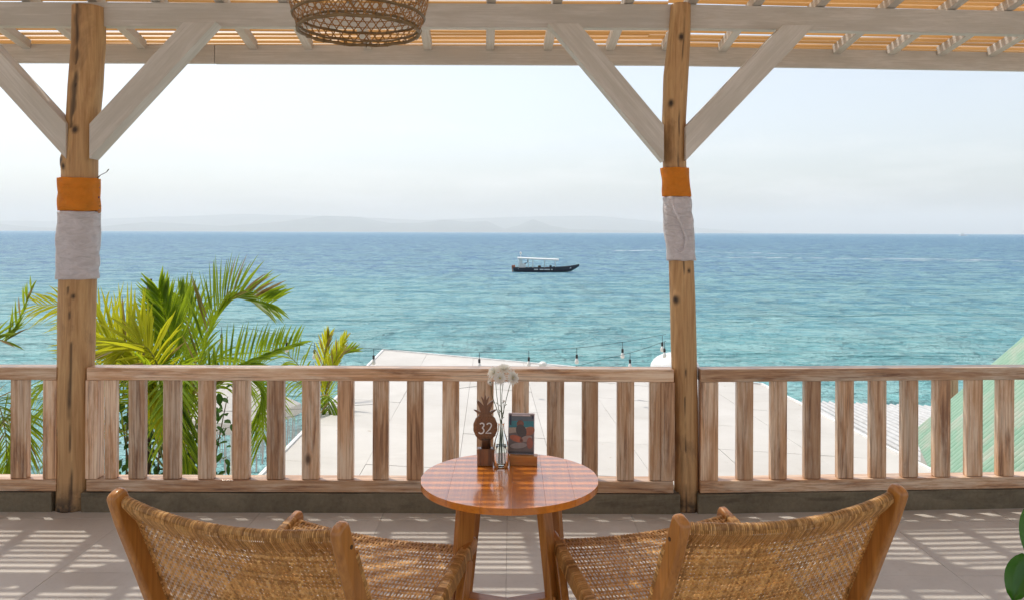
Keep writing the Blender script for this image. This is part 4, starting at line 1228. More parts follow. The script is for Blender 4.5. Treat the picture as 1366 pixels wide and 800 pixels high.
# ================================================================ BASKET LAMP
LX, LY, LZ = (478 - 683) * 2.62 / 1050, 2.62, 1.5 + (311 - 44) * 2.62 / 1050
lamp = thing('woven_bamboo_lampshade', 'open hexagon-weave bamboo basket lampshade hanging from the pergola', 'lampshade', (LX, LY, LZ), radians(20))
lp = [(0, .198), (.012, .2), (.05, .214), (.10, .228), (.16, .231), (.23, .218), (.29, .185), (.33, .14), (.35, .09), (.355, .04)]
def lr(z):
    for (a, ra), (b, rb) in zip(lp, lp[1:]):
        if z <= b: return ra + (rb - ra) * (z - a) / (b - a)
    return lp[-1][1]
# arc length along the profile
arcs = [0]
for (a, ra), (b, rb) in zip(lp, lp[1:]): arcs.append(arcs[-1] + sqrt((b - a) ** 2 + (rb - ra) ** 2))
def lpt(s):
    s = max(0, min(arcs[-1], s))
    for i in range(len(lp) - 1):
        if s <= arcs[i + 1]:
            t = (s - arcs[i]) / (arcs[i + 1] - arcs[i]); return lp[i][1] * (1 - t) + lp[i + 1][1] * t, lp[i][0] * (1 - t) + lp[i + 1][0] * t
    return lp[-1][1], lp[-1][0]
def cane(mb, pts, w, nrm):
    vs = []
    for i, p in enumerate(pts):
        t = (pts[min(i + 1, len(pts) - 1)] - pts[max(i - 1, 0)]).normalized(); s = t.cross(nrm[i]).normalized()
        vs += [p - s * w / 2, p + nrm[i] * .0012, p + s * w / 2]
    fs = []
    for i in range(len(pts) - 1):
        a = i * 3; fs += [(a, a + 3, a + 4, a + 1), (a + 1, a + 4, a + 5, a + 2)]
    mb.add(vs, fs)
NH = 44; Smax = arcs[-1]
for dirn in (-1, 1):
    mb = MB()
    for k in range(NH):
        pts = []; nr = []
        for i in range(61):
            s = Smax * i / 60; r, z = lpt(s)
            tw = 0
            th = 2 * pi * (k + .25 * dirn) / NH + dirn * (s / .205) * .62
            n = Vector((cos(th), sin(th), 0))
            pts.append(Vector((r * cos(th), r * sin(th), z)) + n * .0013 * dirn); nr.append(n)
        cane(mb, pts, .0042, nr)
    mb.ob('diagonal_canes', M['lamp_cane'], lamp, keep=True, kind='stuff')
mb = MB()
for s in [.022 + .0245 * i for i in range(int(Smax / .0245))]:
    r, z = lpt(s); pts = []; nr = []
    for i in range(73):
        th = 2 * pi * i / 72; n = Vector((cos(th), sin(th), 0)); pts.append(Vector((r * cos(th), r * sin(th), z + .0006 * sin(th * 9)))); nr.append(n)
    cane(mb, pts, .0036, nr)
mb.ob('ring_canes', M['lamp_cane'], lamp, keep=True, kind='stuff')
def hoop(z, r, rr, name, lumpy=.0006, ph=0):
    mb = MB(); pts = [(r * cos(2 * pi * i / 96), r * sin(2 * pi * i / 96), z + .0012 * sin(i * .7 + ph)) for i in range(97)]
    mb.tube(pts, [rr + lumpy * sin(i * 1.9 + ph) for i in range(97)], 7, cap=False); mb.ob(name, M['hoop'], lamp, keep=True, smooth=True)
M['hoop'] = simple('aged_bamboo_hoop', (0.20, 0.125, 0.05), 0.5, 14, 0.35, 0.001)
hoop(.0, .199, .0058, 'rim_hoop'); hoop(.013, .194, .004, 'rim_hoop', ph=2); hoop(.0475, .2155, .0048, 'upper_hoop')
for k in range(16):
    a = 2 * pi * k / 16 + .1
    mb = MB(); c = Vector((.199 * cos(a), .199 * sin(a), .004)); tt = Vector((-sin(a), cos(a), 0))
    rad_ = Vector((cos(a), sin(a), 0)); pts = []
    for i in range(9):
        th = 2 * pi * i / 8; pts.append(c + rad_ * .0085 * cos(th) + Vector((0, 0, .011 * sin(th))) + tt * .002 * sin(th * .5))
    mb.tube(pts, .0012, 5, cap=False); mb.ob('binding_tie', M['hoop'], lamp, keep=True, smooth=True)
mb = MB(); mb.lathe([(.001, .0), (.018, .006), (.029, .022), (.030, .034), (.022, .054), (.013, .068), (.013, .078)], (0, 0, .145), 20); mb.ob('bulb', M['bulb_glass'], lamp, keep=True, smooth=True)
mb = MB(); mb.lathe([(.018, 0), (.019, .05), (.006, .06)], (0, 0, .218), 16); mb.ob('socket', M['white_paint'], lamp, keep=True, smooth=True)
roofz = ROOF_TOP(LY) - .05
mb = MB(); mb.tube([(0, 0, .27), (.002, 0, .5), (0, 0, roofz - LZ)], .003, 6); mb.ob('cord', M['black'], lamp, keep=True, smooth=True)

# ================================================================ POTTED PLANT (right edge)
def leaf_blade(mb, base, d, up, L_, w, droop, nseg=9):
    d = d.normalized(); s = d.cross(up).normalized(); up = s.cross(d).normalized()
    vs = []; 
    for i in range(nseg + 1):
        t = i / nseg
        c = base + d * L_ * (t - .12 * t * t) - Vector((0, 0, 1)) * droop * L_ * t * t
        ww = w * (sin(pi * min(1, t * .93 + .05)) ** .62) * (1 - .25 * t)
        if i == nseg: ww = .0005
        wav = .02 * L_ * sin(t * 9)
        vs += [c - s * ww + up * (w * .42 + wav * .5), c - s * ww * .5 + up * w * .16, c - up * w * .03, c + s * ww * .5 + up * w * .16, c + s * ww + up * (w * .42 - wav * .5)]
    fs = []
    for i in range(nseg):
        for k in range(4): a = i * 5 + k; fs.append((a, a + 1, a + 6, a + 5))
    mb.add(vs, fs)
pp = thing('potted_plant', 'broad glossy-leaved plant in a clay pot at the right edge', 'potted plant', (1.995, 2.64, 0))
mb = MB(); mb.lathe([(0, .0), (.13, .0), (.14, .02), (.175, .26), (.19, .265), (.19, .30), (.165, .30), (.160, .25), (0, .25)], (0, 0, 0), 36, cap=False); mb.ob('pot', M['clay'], pp, keep=True, smooth=True)
mb = MB(); mb.lathe([(0, .262), (.159, .258)], (0, 0, 0), 30, cap=False); mb.ob('soil', M['soil'], pp, keep=True)
rnd = random.Random(5)
spec = [(-.245, -.04, .545, -.20, -.1, -.9, .20, .056), (-.19, .0, .70, -.15, .0, -.75, .17, .046), (-.25, .02, .335, -.3, -.1, -.6, .16, .05), (-.13, -.1, .40, -.5, -.4, -.5, .20, .07)]
for q in range(16):
    a = rnd.uniform(0, 2 * pi); h = rnd.uniform(.35, .85); r = rnd.uniform(.04, .13)
    if cos(a) < -.35: continue
    spec.append((r * cos(a), r * sin(a), h, cos(a), sin(a), rnd.uniform(-.6, .1), rnd.uniform(.16, .24), rnd.uniform(.05, .075)))
for bx, by, bz, dx, dy, dz, L_, w in spec:
    bz += .08; mb = MB(); leaf_blade(mb, Vector((bx, by, bz)), Vector((dx, dy, dz)), Vector((-.5, -.75, .35)), L_, w, .12)
    mb.ob('leaf', M['glossy_leaf'], pp, keep=True, smooth=True)
    mb = MB(); mb.tube([(bx * .15, by * .15, .26), (bx * .6, by * .6, .26 + (bz - .26) * .7), (bx, by, bz)], [.006, .004, .003], 6); mb.ob('stem', M['stem'], pp, keep=True, smooth=True)
# ================================================================ OUTSIDE
# ---- palms
def catmull(P, n):
    out = []
    P = [Vector(p) for p in P]
    Q = [P[0] * 2 - P[1]] + P + [P[-1] * 2 - P[-2]]
    for i in range(1, len(Q) - 2):
        for k in range(n):
            t = k / n; a, b, c, d = Q[i - 1], Q[i], Q[i + 1], Q[i + 2]
            out.append(0.5 * ((2 * b) + (-a + c) * t + (2 * a - 5 * b + 4 * c - d) * t * t + (-a + 3 * b - 3 * c + d) * t ** 3))
    out.append(P[-1]); return out
budget = {'n': 0}
def frond(parent, ctrl, ll, n, up=(0, 0, 1), mat='palm_leaf', fwd=50, droop=.3, width=.019, start=.12, rnd=random, single=True, upbias=0.0, rad=.011, seed=0):
    """one feather leaf: midrib through ctrl, n leaflets a side"""
    O = Vector(parent.location)
    pts = catmull([Vector(c) - O for c in ctrl], 10)
    N = len(pts) - 1
    mb = MB(); mb.tube(pts, [rad * (1 - .85 * i / N) for i in range(N + 1)], 6)
    fr = mb.ob('frond', M['rachis'], parent, keep=True, smooth=True)
    rest = MB()
    upv = Vector(up).normalized()
    for i in range(n):
        t = start + (1 - start) * (i + .5) / n
        for s in (-1, 1):
            tj = min(.999, max(0, t + rnd.uniform(-.3, .3) / n))
            f = tj * N; k = min(int(f), N - 1); p = pts[k].lerp(pts[k + 1], f - k); tg = (pts[min(N, k + 2)] - pts[max(0, k - 1)]).normalized()
            side = tg.cross(upv).normalized() * s; nn = side.cross(tg).normalized() * s
            prof = min(1, .45 + 2.2 * (tj - start)) * (1 - .55 * max(0, tj - .55) / .45)
            L_ = ll * prof * rnd.uniform(.85, 1.1)
            a = radians(fwd * (1 - .45 * tj) * rnd.uniform(.85, 1.12))
            d = (side * sin(a) + tg * cos(a) + nn * (.28 + rnd.uniform(-.12, .12)) + Vector((0, 0, upbias))).normalized()
            w = width * rnd.uniform(.8, 1.15)
            bl = MB(); vs = []; NS = 5; dr = droop * rnd.uniform(.3, 1.6)
            fs_ = d.cross(nn).normalized() if abs(d.dot(nn)) < .98 else side
            fold = nn
            for q in range(NS + 1):
                u = q / NS
                c = p + d * L_ * u - Vector((0, 0, 1)) * dr * L_ * u * u
                ww = w * (.35 + 1.6 * u if u < .35 else (.91 * (1 - ((u - .35) / .65) ** 1.6) + .02))
                vs += [c - fs_ * ww * .5 + fold * ww * .3, c, c + fs_ * ww * .5 + fold * ww * .3]
            fs = []
            for q in range(NS): b = q * 3; fs += [(b, b + 3, b + 4, b + 1), (b + 1, b + 4, b + 5, b + 2)]
            mt = mat if rnd.random() > .10 else 'palm_dry'
            if single and budget['n'] < 290:
                bl.add(vs, fs); bl.ob('leaflet', M[mt], fr, keep=True); budget['n'] += 1
            else: rest.add(vs, fs)
    if rest.v: rest.ob('leaflets', M[mat], fr, keep=True, kind='stuff')
    return fr
def P75(x, y, Y=7.5): return ((x - 683) * Y / 1050, Y, 1.5 + (311.5 - y) * Y / 1050)
def trunk(parent, top, bottom, r0, r1, n=24):
    O = Vector(parent.location); top = Vector(top) - O; bottom = Vector(bottom) - O
    pts = [bottom.lerp(top, i / n) + Vector((.12 * sin(i / n * 3), .06 * sin(i / n * 2), 0)) * (1 - i / n) for i in range(n + 1)]
    mb = MB(); mb.tube(pts, [r0 + (r1 - r0) * i / n + .010 * (i % 2) for i in range(n + 1)], 14); mb.ob('trunk', M['bark'], parent, keep=True, smooth=True)

PALM = {
'big_right_arch': [(-3.193,7.500,-0.846), (-3.072,7.450,-0.263), (-2.911,7.400,0.330), (-2.770,7.400,0.700), (-2.555,7.350,0.880), (-2.232,7.300,0.830)],
'left_yellow': [(-3.221,7.500,-0.846), (-3.343,7.500,-0.168), (-3.557,7.500,0.261), (-3.807,7.500,0.425), (-4.106,7.550,0.360)],
'centre_up': [(-3.207,7.500,-0.846), (-3.221,7.600,-0.299), (-3.307,7.700,0.264), (-3.425,7.800,0.620), (-3.499,7.800,0.917)],
'right_low': [(-3.179,7.500,-0.846), (-2.967,7.400,-0.146), (-2.663,7.300,0.189), (-2.283,7.200,0.358), (-1.927,7.100,0.482)],
'far_left': [(-3.250,7.500,-0.846), (-3.579,7.700,-0.322), (-4.034,7.800,0.025), (-4.499,7.900,0.082), (-4.861,8.000,-0.241), (-4.990,8.000,-0.774)],
'left_up': [(-3.236,7.500,-0.846), (-3.505,7.700,-0.322), (-3.897,7.900,0.307), (-4.328,8.000,0.711), (-4.883,8.100,0.740)],
'hang': [(-3.136,7.400,-0.815), (-3.165,7.100,-0.180), (-3.187,7.000,0.243), (-3.010,6.900,0.064), (-2.767,6.900,-0.724)],
'hang2': [(-3.136,7.400,-0.815), (-3.312,7.200,-0.067), (-3.334,7.100,0.225), (-3.187,7.000,0.110), (-2.959,6.950,-0.410)],
'right_down': [(-3.179,7.500,-0.846), (-2.953,7.600,-0.154), (-2.697,7.800,0.100), (-2.490,7.900,-0.069), (-2.490,7.900,-0.595)],
'up_back': [(-3.250,7.600,-0.878), (-3.261,8.000,-0.317), (-3.368,8.400,0.232), (-3.546,8.600,0.611), (-3.671,8.700,0.767)],
'front_broad': [(-3.150,7.400,-0.815), (-3.141,7.200,-0.067), (-3.209,7.050,0.382), (-3.353,7.000,0.497), (-3.503,6.900,0.393)],
'left_low': [(-3.221,7.500,-0.846), (-3.557,7.500,-0.489), (-3.950,7.500,-0.346), (-4.236,7.500,-0.561), (-4.450,7.500,-0.989)],
}
PALM_L = {
'a': [(-4.600,6.500,-0.534), (-4.476,6.500,0.085), (-4.321,6.500,0.581), (-4.154,6.500,0.612), (-3.962,6.500,1.026)],
'b': [(-4.600,6.500,-0.534), (-4.414,6.500,-0.038), (-4.259,6.500,0.271), (-4.104,6.500,0.519), (-3.956,6.500,1.002)],
'c': [(-4.600,6.500,-0.534), (-4.670,6.600,0.064), (-4.682,6.800,0.668), (-4.488,6.800,0.927), (-4.358,6.800,0.797)],
'd': [(-4.600,6.500,-0.534), (-4.346,6.400,-0.015), (-4.128,6.300,0.129), (-3.986,6.200,-0.085), (-3.974,6.200,-0.440)],
'e': [(-4.600,6.500,-0.534), (-4.712,6.400,0.107), (-4.938,6.300,0.489), (-5.214,6.200,0.564)],
'f': [(-4.600,6.500,-0.534), (-4.218,6.300,-0.231), (-4.038,6.300,0.009), (-3.954,6.300,0.009), (-3.894,6.300,-0.231)],
}
PALM_S = {
'a': [(-2.271,9.500,-0.748), (-2.235,9.500,-0.386), (-2.144,9.500,-0.070), (-2.000,9.500,0.229)],
'b': [(-2.271,9.500,-0.748), (-2.313,9.600,-0.315), (-2.277,9.600,0.051), (-2.222,9.600,0.234)],
'c': [(-2.271,9.500,-0.748), (-2.425,9.500,-0.341), (-2.606,9.500,-0.070), (-2.814,9.500,0.066), (-3.013,9.500,-0.025)],
'd': [(-2.271,9.500,-0.748), (-2.372,9.400,-0.456), (-2.577,9.300,-0.258), (-2.813,9.200,-0.327), (-2.962,9.200,-0.765)],
'e': [(-2.271,9.500,-0.748), (-2.188,9.300,-0.524), (-2.129,9.200,-0.414), (-2.123,9.100,-0.567)],
'f': [(-2.271,9.500,-0.748), (-2.268,9.800,-0.353), (-2.178,9.900,-0.089), (-2.010,10.000,-0.010)],
}

pa = thing('coconut_palm', 'large sunlit coconut palm with arching fronds right of the thick log post', 'palm tree', (-3.3, 7.5, -5.0))
trunk(pa, (-3.2, 7.5, -.80), (-3.45, 7.7, -5.0), .17, .11)
R_ = random.Random(21)
par = {   # leaflet length, count, up, material, fwd, droop, width, start
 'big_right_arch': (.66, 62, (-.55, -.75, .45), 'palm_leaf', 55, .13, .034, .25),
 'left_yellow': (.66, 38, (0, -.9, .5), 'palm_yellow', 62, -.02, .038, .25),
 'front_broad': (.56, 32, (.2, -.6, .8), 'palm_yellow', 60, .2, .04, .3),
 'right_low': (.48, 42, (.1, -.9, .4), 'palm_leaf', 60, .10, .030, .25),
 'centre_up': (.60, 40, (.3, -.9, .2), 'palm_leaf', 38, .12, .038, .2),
 'far_left': (.62, 44, (0, -.5, .9), 'palm_leaf', 62, .8, .022, .25),
 'left_up': (.6, 34, (0, -.8, .5), 'palm_yellow', 60, .3, .024, .3),
 'hang': (.60, 44, (.7, -.5, .2), 'palm_leaf', 30, .5, .034, .2),
 'hang2': (.5, 36, (.5, -.7, .2), 'palm_yellow', 30, .5, .034, .3),
 'right_down': (.46, 40, (.2, -.6, .8), 'palm_leaf', 60, .6, .024, .3),
 'up_back': (.6, 34, (.2, -.8, .3), 'palm_leaf', 45, .1, .034, .3),
 'left_low': (.5, 36, (0, -.5, .9), 'palm_leaf', 60, .6, .022, .3),
}
for k in ('big_right_arch', 'left_yellow', 'front_broad', 'right_low', 'centre_up', 'far_left', 'left_up', 'hang', 'hang2', 'right_down', 'up_back', 'left_low'):
    ll, n, up, mt, fw, dr, wd, st = par[k]
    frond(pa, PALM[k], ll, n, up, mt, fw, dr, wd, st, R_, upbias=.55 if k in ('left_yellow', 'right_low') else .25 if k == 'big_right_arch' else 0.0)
for q in (2, 3, 4, 5, 6, 7):
    az = [-.2, .5, 1.1, 1.9, 2.6, 3.3, 4.2, 5.0, 5.6][q]; dx, dy = cos(az), sin(az) * .8; b = Vector((-3.2, 7.5, -.84)); r_ = R_.uniform(.75, 1.05); h = R_.uniform(.75, 1.15)
    frond(pa, [b, b + Vector((dx * .18, dy * .18, h * .55)), b + Vector((dx * .5 * r_, dy * .5 * r_, h * .92)), b + Vector((dx * .95 * r_, dy * .95 * r_, h * .95)), b + Vector((dx * 1.35 * r_, dy * 1.35 * r_, h * .6))],
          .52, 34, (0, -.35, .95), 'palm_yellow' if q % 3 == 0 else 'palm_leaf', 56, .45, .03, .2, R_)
budget['n'] = 0
pb = thing('coconut_palm', 'coconut palm cut by the left edge with one dark upright frond tip', 'palm tree', (-4.7, 6.6, -5.0))
trunk(pb, (-4.6, 6.5, -.50), (-4.9, 6.7, -5.0), .16, .11)
for k, c in PALM_L.items():
    if k in 'bc': continue
    up = {'a': (.2, -.9, .3), 'b': (.2, -.9, .3)}.get(k, (0, -.5, .9))
    frond(pb, c, .34 if k in 'ab' else .42, 26, up, 'palm_leaf', 34 if k in 'ab' else 58, .1 if k in 'ab' else .6, .02, .3, R_, upbias=.5 if k in 'ab' else 0)
budget['n'] = 0
pc = thing('coconut_palm', 'small palm with upright clipped fronds beside the white roof edge', 'palm tree', (-2.75, 11.3, -5.0))
sc_ = 11.3 / 9.5
trunk(pc, (-2.271 * sc_, 11.3, -1.12), (-2.8, 11.3, -5.0), .14, .09)
for k, c in PALM_S.items():
    c = [(x * sc_, y * sc_, 1.5 + (z - 1.5) * sc_) for x, y, z in c]
    frond(pc, c, .40 if k in 'abf' else .52, 22, (.1, -.9, .3) if k in 'abf' else (0, -.5, .9), 'palm_yellow' if k in 'ab' else 'palm_leaf', 32 if k in 'abf' else 58, .15 if k in 'abf' else .5, .028, .2, R_, upbias=.3 if k in 'abf' else 0)

# ---- broad-leaved shrub behind the first balusters
sh = thing('broadleaf_shrub', 'dark green broad-leaved shrub behind the balusters next to the thick log post', 'shrub', (-3.55, 7.9, -5.0))
R2 = random.Random(8)
O = Vector(sh.location)
stems = []
mb = MB(); leaves = []
for q in range(13):
    tipx = -3.05 + R2.uniform(-1.05, .25); tipz = R2.uniform(-1.0, .35); tipy = 8.1 + R2.uniform(-.3, .3)
    a = Vector((-3.55 + R2.uniform(-.2, .2), 7.95, -5.0)); b = Vector((-3.5, 8.0, -2.6)) + Vector((R2.uniform(-.3, .3), 0, 0)); c = Vector((tipx, tipy, tipz))
    pts = catmull([a, b, (b + c) / 2 + Vector((R2.uniform(-.2, .2), 0, .2)), c], 5)
    mb.tube([p - O for p in pts], [.02 - .001 * i for i in range(len(pts))], 5)
    for p in pts[6:]:
        for _ in range(7): leaves.append(p + Vector((R2.gauss(0, .09), R2.gauss(0, .09), R2.gauss(0, .09))))
mb.ob('stem', M['bark'], sh, keep=True)
rest = MB()
for i, p in enumerate(leaves):
    bl = MB() if i < 290 else rest
    dd = Vector((R2.gauss(0, 1), R2.gauss(0, 1), R2.gauss(-.5, .5)))
    leaf_blade(bl, p - O, dd, Vector((0.2, -.5, 1)), R2.uniform(.07, .13), R2.uniform(.022, .038), .2, 4)
    if i < 290: bl.ob('leaf', M['shrub_leaf'], sh, keep=True)
if rest.v: rest.ob('leaves', M['shrub_leaf'], sh, keep=True, kind='stuff')
po = thing('bamboo_pole', 'thin brown pole standing up among the palm fronds', 'pole', (-3.72, 8.05, -5.0))
mb = MB(); mb.tube([(0, 0, 0), (.01, 0, 3), (.015, 0, 6.01)], .026, 8); mb.ob('cane', M['dark_wood'], po, keep=True, smooth=True)

# ---- flat white roof of the building below
ZR = -1.0
bld = thing('flat_roofed_building', 'building below the terrace with a wide flat white sheet roof', 'building', (1.0, 10.0, -5.0))
BO = Vector(bld.location)
C00, C01, C11, C10 = Vector((-2.52, 5.4, ZR)), Vector((-2.72, 16.7, ZR)), Vector((4.15, 13.05, ZR)), Vector((4.62, 5.4, ZR))
def rp(u, v): return (C00 * (1 - u) + C10 * u) * (1 - v) + (C01 * (1 - u) + C11 * u) * v
NU, NV = 7, 7
R3 = random.Random(4)
for i in range(NU):
    for j in range(NV):
        e = .0003
        q = [rp((i + a) / NU + (e if a == 0 else -e), (j + b) / NV + (e if b == 0 else -e)) for a, b in ((0, 0), (1, 0), (1, 1), (0, 1))]
        zz = [R3.uniform(-.0025, .0025) for _ in q]
        mb = MB(); vs = [Vector((p.x, p.y, p.z + z_)) - BO for p, z_ in zip(q, zz)]
        mb.add(vs + [v - Vector((0, 0, .012)) for v in vs], [(0, 1, 2, 3), (7, 6, 5, 4), (0, 4, 5, 1), (1, 5, 6, 2), (2, 6, 7, 3), (3, 7, 4, 0)])
        mb.ob('roof_sheet', M['roof_sheet'], bld)
mb = MB()     # seam battens and rim
outl = [C00, C10, C11, C01]
for a, b in zip(outl, outl[1:] + outl[:1]):
    d = (b - a); n_ = Vector((-d.y, d.x, 0)).normalized() * .02
    vs = [a - n_ - BO, b - n_ - BO, b + n_ - BO, a + n_ - BO]; up_ = Vector((0, 0, .022)); dn = Vector((0, 0, -.14))
    mb.add([v + up_ for v in vs] + [v + dn for v in vs], [(0, 1, 2, 3), (7, 6, 5, 4), (0, 4, 5, 1), (1, 5, 6, 2), (2, 6, 7, 3), (3, 7, 4, 0)])
mb.ob('roof_edge', M['white_paint'], bld, keep=True)
mb = MB(); ins = [p * .96 + Vector((1.0, 10.0, ZR)) * .04 for p in outl]
vs = [Vector((p.x, p.y, -1.05)) - BO for p in ins] + [Vector((p.x, p.y, -5.0)) - BO for p in ins]
mb.add(vs, [(0, 1, 5, 4), (1, 2, 6, 5), (2, 3, 7, 6), (3, 0, 4, 7), (4, 5, 6, 7)]); mb.ob('wall', M['plaster'], bld, keep=True)
kn = thing('white_globe_lamp', 'small white globe lamp standing on the far edge of the white roof', 'lamp', (.57, 14.4, ZR + .0))
mb = MB(); mb.lathe([(.001, .0), (.05, .0), (.05, .01), (.03, .02), (.03, .06)], (0, 0, 0), 14); mb.ob('stand', M['white_paint'], kn, keep=True, smooth=True)
mb = MB(); mb.lathe([(.03, .05), (.06, .06), (.08, .09), (.065, .125), (.03, .145), (.001, .15)], (0, 0, 0), 16); mb.ob('globe', M['bulb_glass'], kn, keep=True, smooth=True)

# ---- corrugated roofs
def corrugated(name, parent, origin, du, dv, nu, pitch, amp, mat, pieces=1):
    """sheet spanned by unit-ish vectors: du across the corrugations (total), dv along them (total)"""
    nrm = du.cross(dv).normalized()
    if nrm.z < 0: nrm = -nrm
    W = du.length; n = int(W / pitch * 6)
    per = max(1, int(round(n / pieces / 6)) * 6)
    i0 = 0
    while i0 < n:
        i1 = min(n, i0 + per); vs = []; mb_t = []
        for i in range(i0, i1 + 1):
            s = i / n; h = amp * sin(2 * pi * i / 6)
            a = origin + du * s + nrm * h
            for k in range(5):
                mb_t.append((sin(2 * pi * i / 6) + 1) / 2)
                t = k / 4; vs.append(a + dv * t - Vector((0, 0, .03 * sin(t * pi) * 0)))
        fs = [((i) * 5 + k, (i + 1) * 5 + k, (i + 1) * 5 + k + 1, i * 5 + k + 1) for i in range(i1 - i0) for k in range(4)]
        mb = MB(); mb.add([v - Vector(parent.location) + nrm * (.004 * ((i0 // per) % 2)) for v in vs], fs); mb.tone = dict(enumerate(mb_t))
        mb.ob(name, mat, parent, keep=True, smooth=True); i0 = i1
gb = thing('green_roofed_hut', 'hut with a steep faded green corrugated metal roof at the right', 'hut', (6.0, 8.2, -5.0))
E0 = Vector((5.11, 10.0, -1.03)); back = Vector((-.393, -1, 0)).normalized(); rise = Vector((1.107, -.435, 1.255))
du = back * 5.2; dv = rise * 1.35
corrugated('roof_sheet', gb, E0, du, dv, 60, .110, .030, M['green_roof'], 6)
ridge = E0 + dv
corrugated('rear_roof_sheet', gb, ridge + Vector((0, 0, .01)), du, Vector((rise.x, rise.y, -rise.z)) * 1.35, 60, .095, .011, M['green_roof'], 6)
gO = Vector(gb.location)
mb = MB()
e1 = E0 + du; far2 = E0 + Vector((rise.x, rise.y, 0)) * 2.7; near2 = far2 + du
i_ = lambda p: Vector((p.x, p.y, 0)) * .95 + Vector((6.0, 8.2, 0)) * .05
q = [i_(E0), i_(e1), i_(near2), i_(far2)]
top_ = Vector((0, 0, -.93))
vs = [p + top_ - gO for p in q] + [Vector((p.x, p.y, -5.0)) - gO for p in q]
r0 = (i_(E0) + i_(far2)) / 2 + Vector((0, 0, ridge.z - .1)) - gO; r1 = (i_(e1) + i_(near2)) / 2 + Vector((0, 0, ridge.z - .1)) - gO
vs += [r0, r1]
mb.add(vs, [(0, 1, 5, 4), (1, 2, 6, 5), (2, 3, 7, 6), (3, 0, 4, 7), (0, 3, 8), (1, 2, 9)]); mb.ob('wall', M['plaster'], gb, keep=True)
mb = MB(); mb.tube([ridge - gO + Vector((0, 0, .02)), ridge + du - gO + Vector((0, 0, .02))], .045, 8); mb.ob('ridge_cap', M['green_roof'], gb, keep=True)
mb = MB(); mb.tube([E0 - gO + Vector((0, 0, -.06)), E0 + dv - gO + Vector((0, 0, -.06))], .025, 4); mb.ob('barge_board', M['green_roof'], gb, keep=True)

wb = thing('white_corrugated_roof_shed', 'long low shed with a weathered white corrugated metal roof behind the flat roof', 'shed', (8.5, 14.5, -5.0))
F0 = Vector((5.6, 18.6, -2.42)); al = Vector((.184, 1, -.11)).normalized()
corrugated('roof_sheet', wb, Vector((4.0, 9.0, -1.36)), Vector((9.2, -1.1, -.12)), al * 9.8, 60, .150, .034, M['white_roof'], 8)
wO = Vector(wb.location)
mb = MB(); A0 = Vector((4.7, 9.3, -1.6)); A1 = Vector((12.9, 8.2, -1.75)); A2 = A1 + al * 9.0 + Vector((0, 0, -.1)); A3 = A0 + al * 9.0 + Vector((0, 0, -.1))
q = [A0, A1, A2, A3]; vs = [p - wO for p in q] + [Vector((p.x, p.y, -5)) - wO for p in q]
mb.add(vs, [(0, 1, 5, 4), (1, 2, 6, 5), (2, 3, 7, 6), (3, 0, 4, 7)]); mb.ob('wall', M['plaster'], wb, keep=True)

hu = thing('timber_hut_post', 'pale timber gate post with boards beyond the white corrugated roof', 'gate post', (10.7, 19.2, -5.1))
for bx_, w_, h_ in ((-.16, .12, 3.15), (-.02, .13, 3.28), (.12, .13, 3.26)):
    mb = MB(); mb.box((bx_, 0, h_ / 2), (w_, .05, h_)); mb.ob('board', M['pale_wood'], hu, keep=True)
mb = MB(); mb.box((0, .045, 2.85), (.42, .04, .1)); mb.box((0, .045, 1.2), (.42, .04, .1)); mb.ob('crosspiece', M['pale_wood'], hu, keep=True)
mb = MB(); mb.box((-.33, 0, 1.4), (.08, .08, 2.8)); mb.ob('side_post', M['pale_wood'], hu, keep=True)

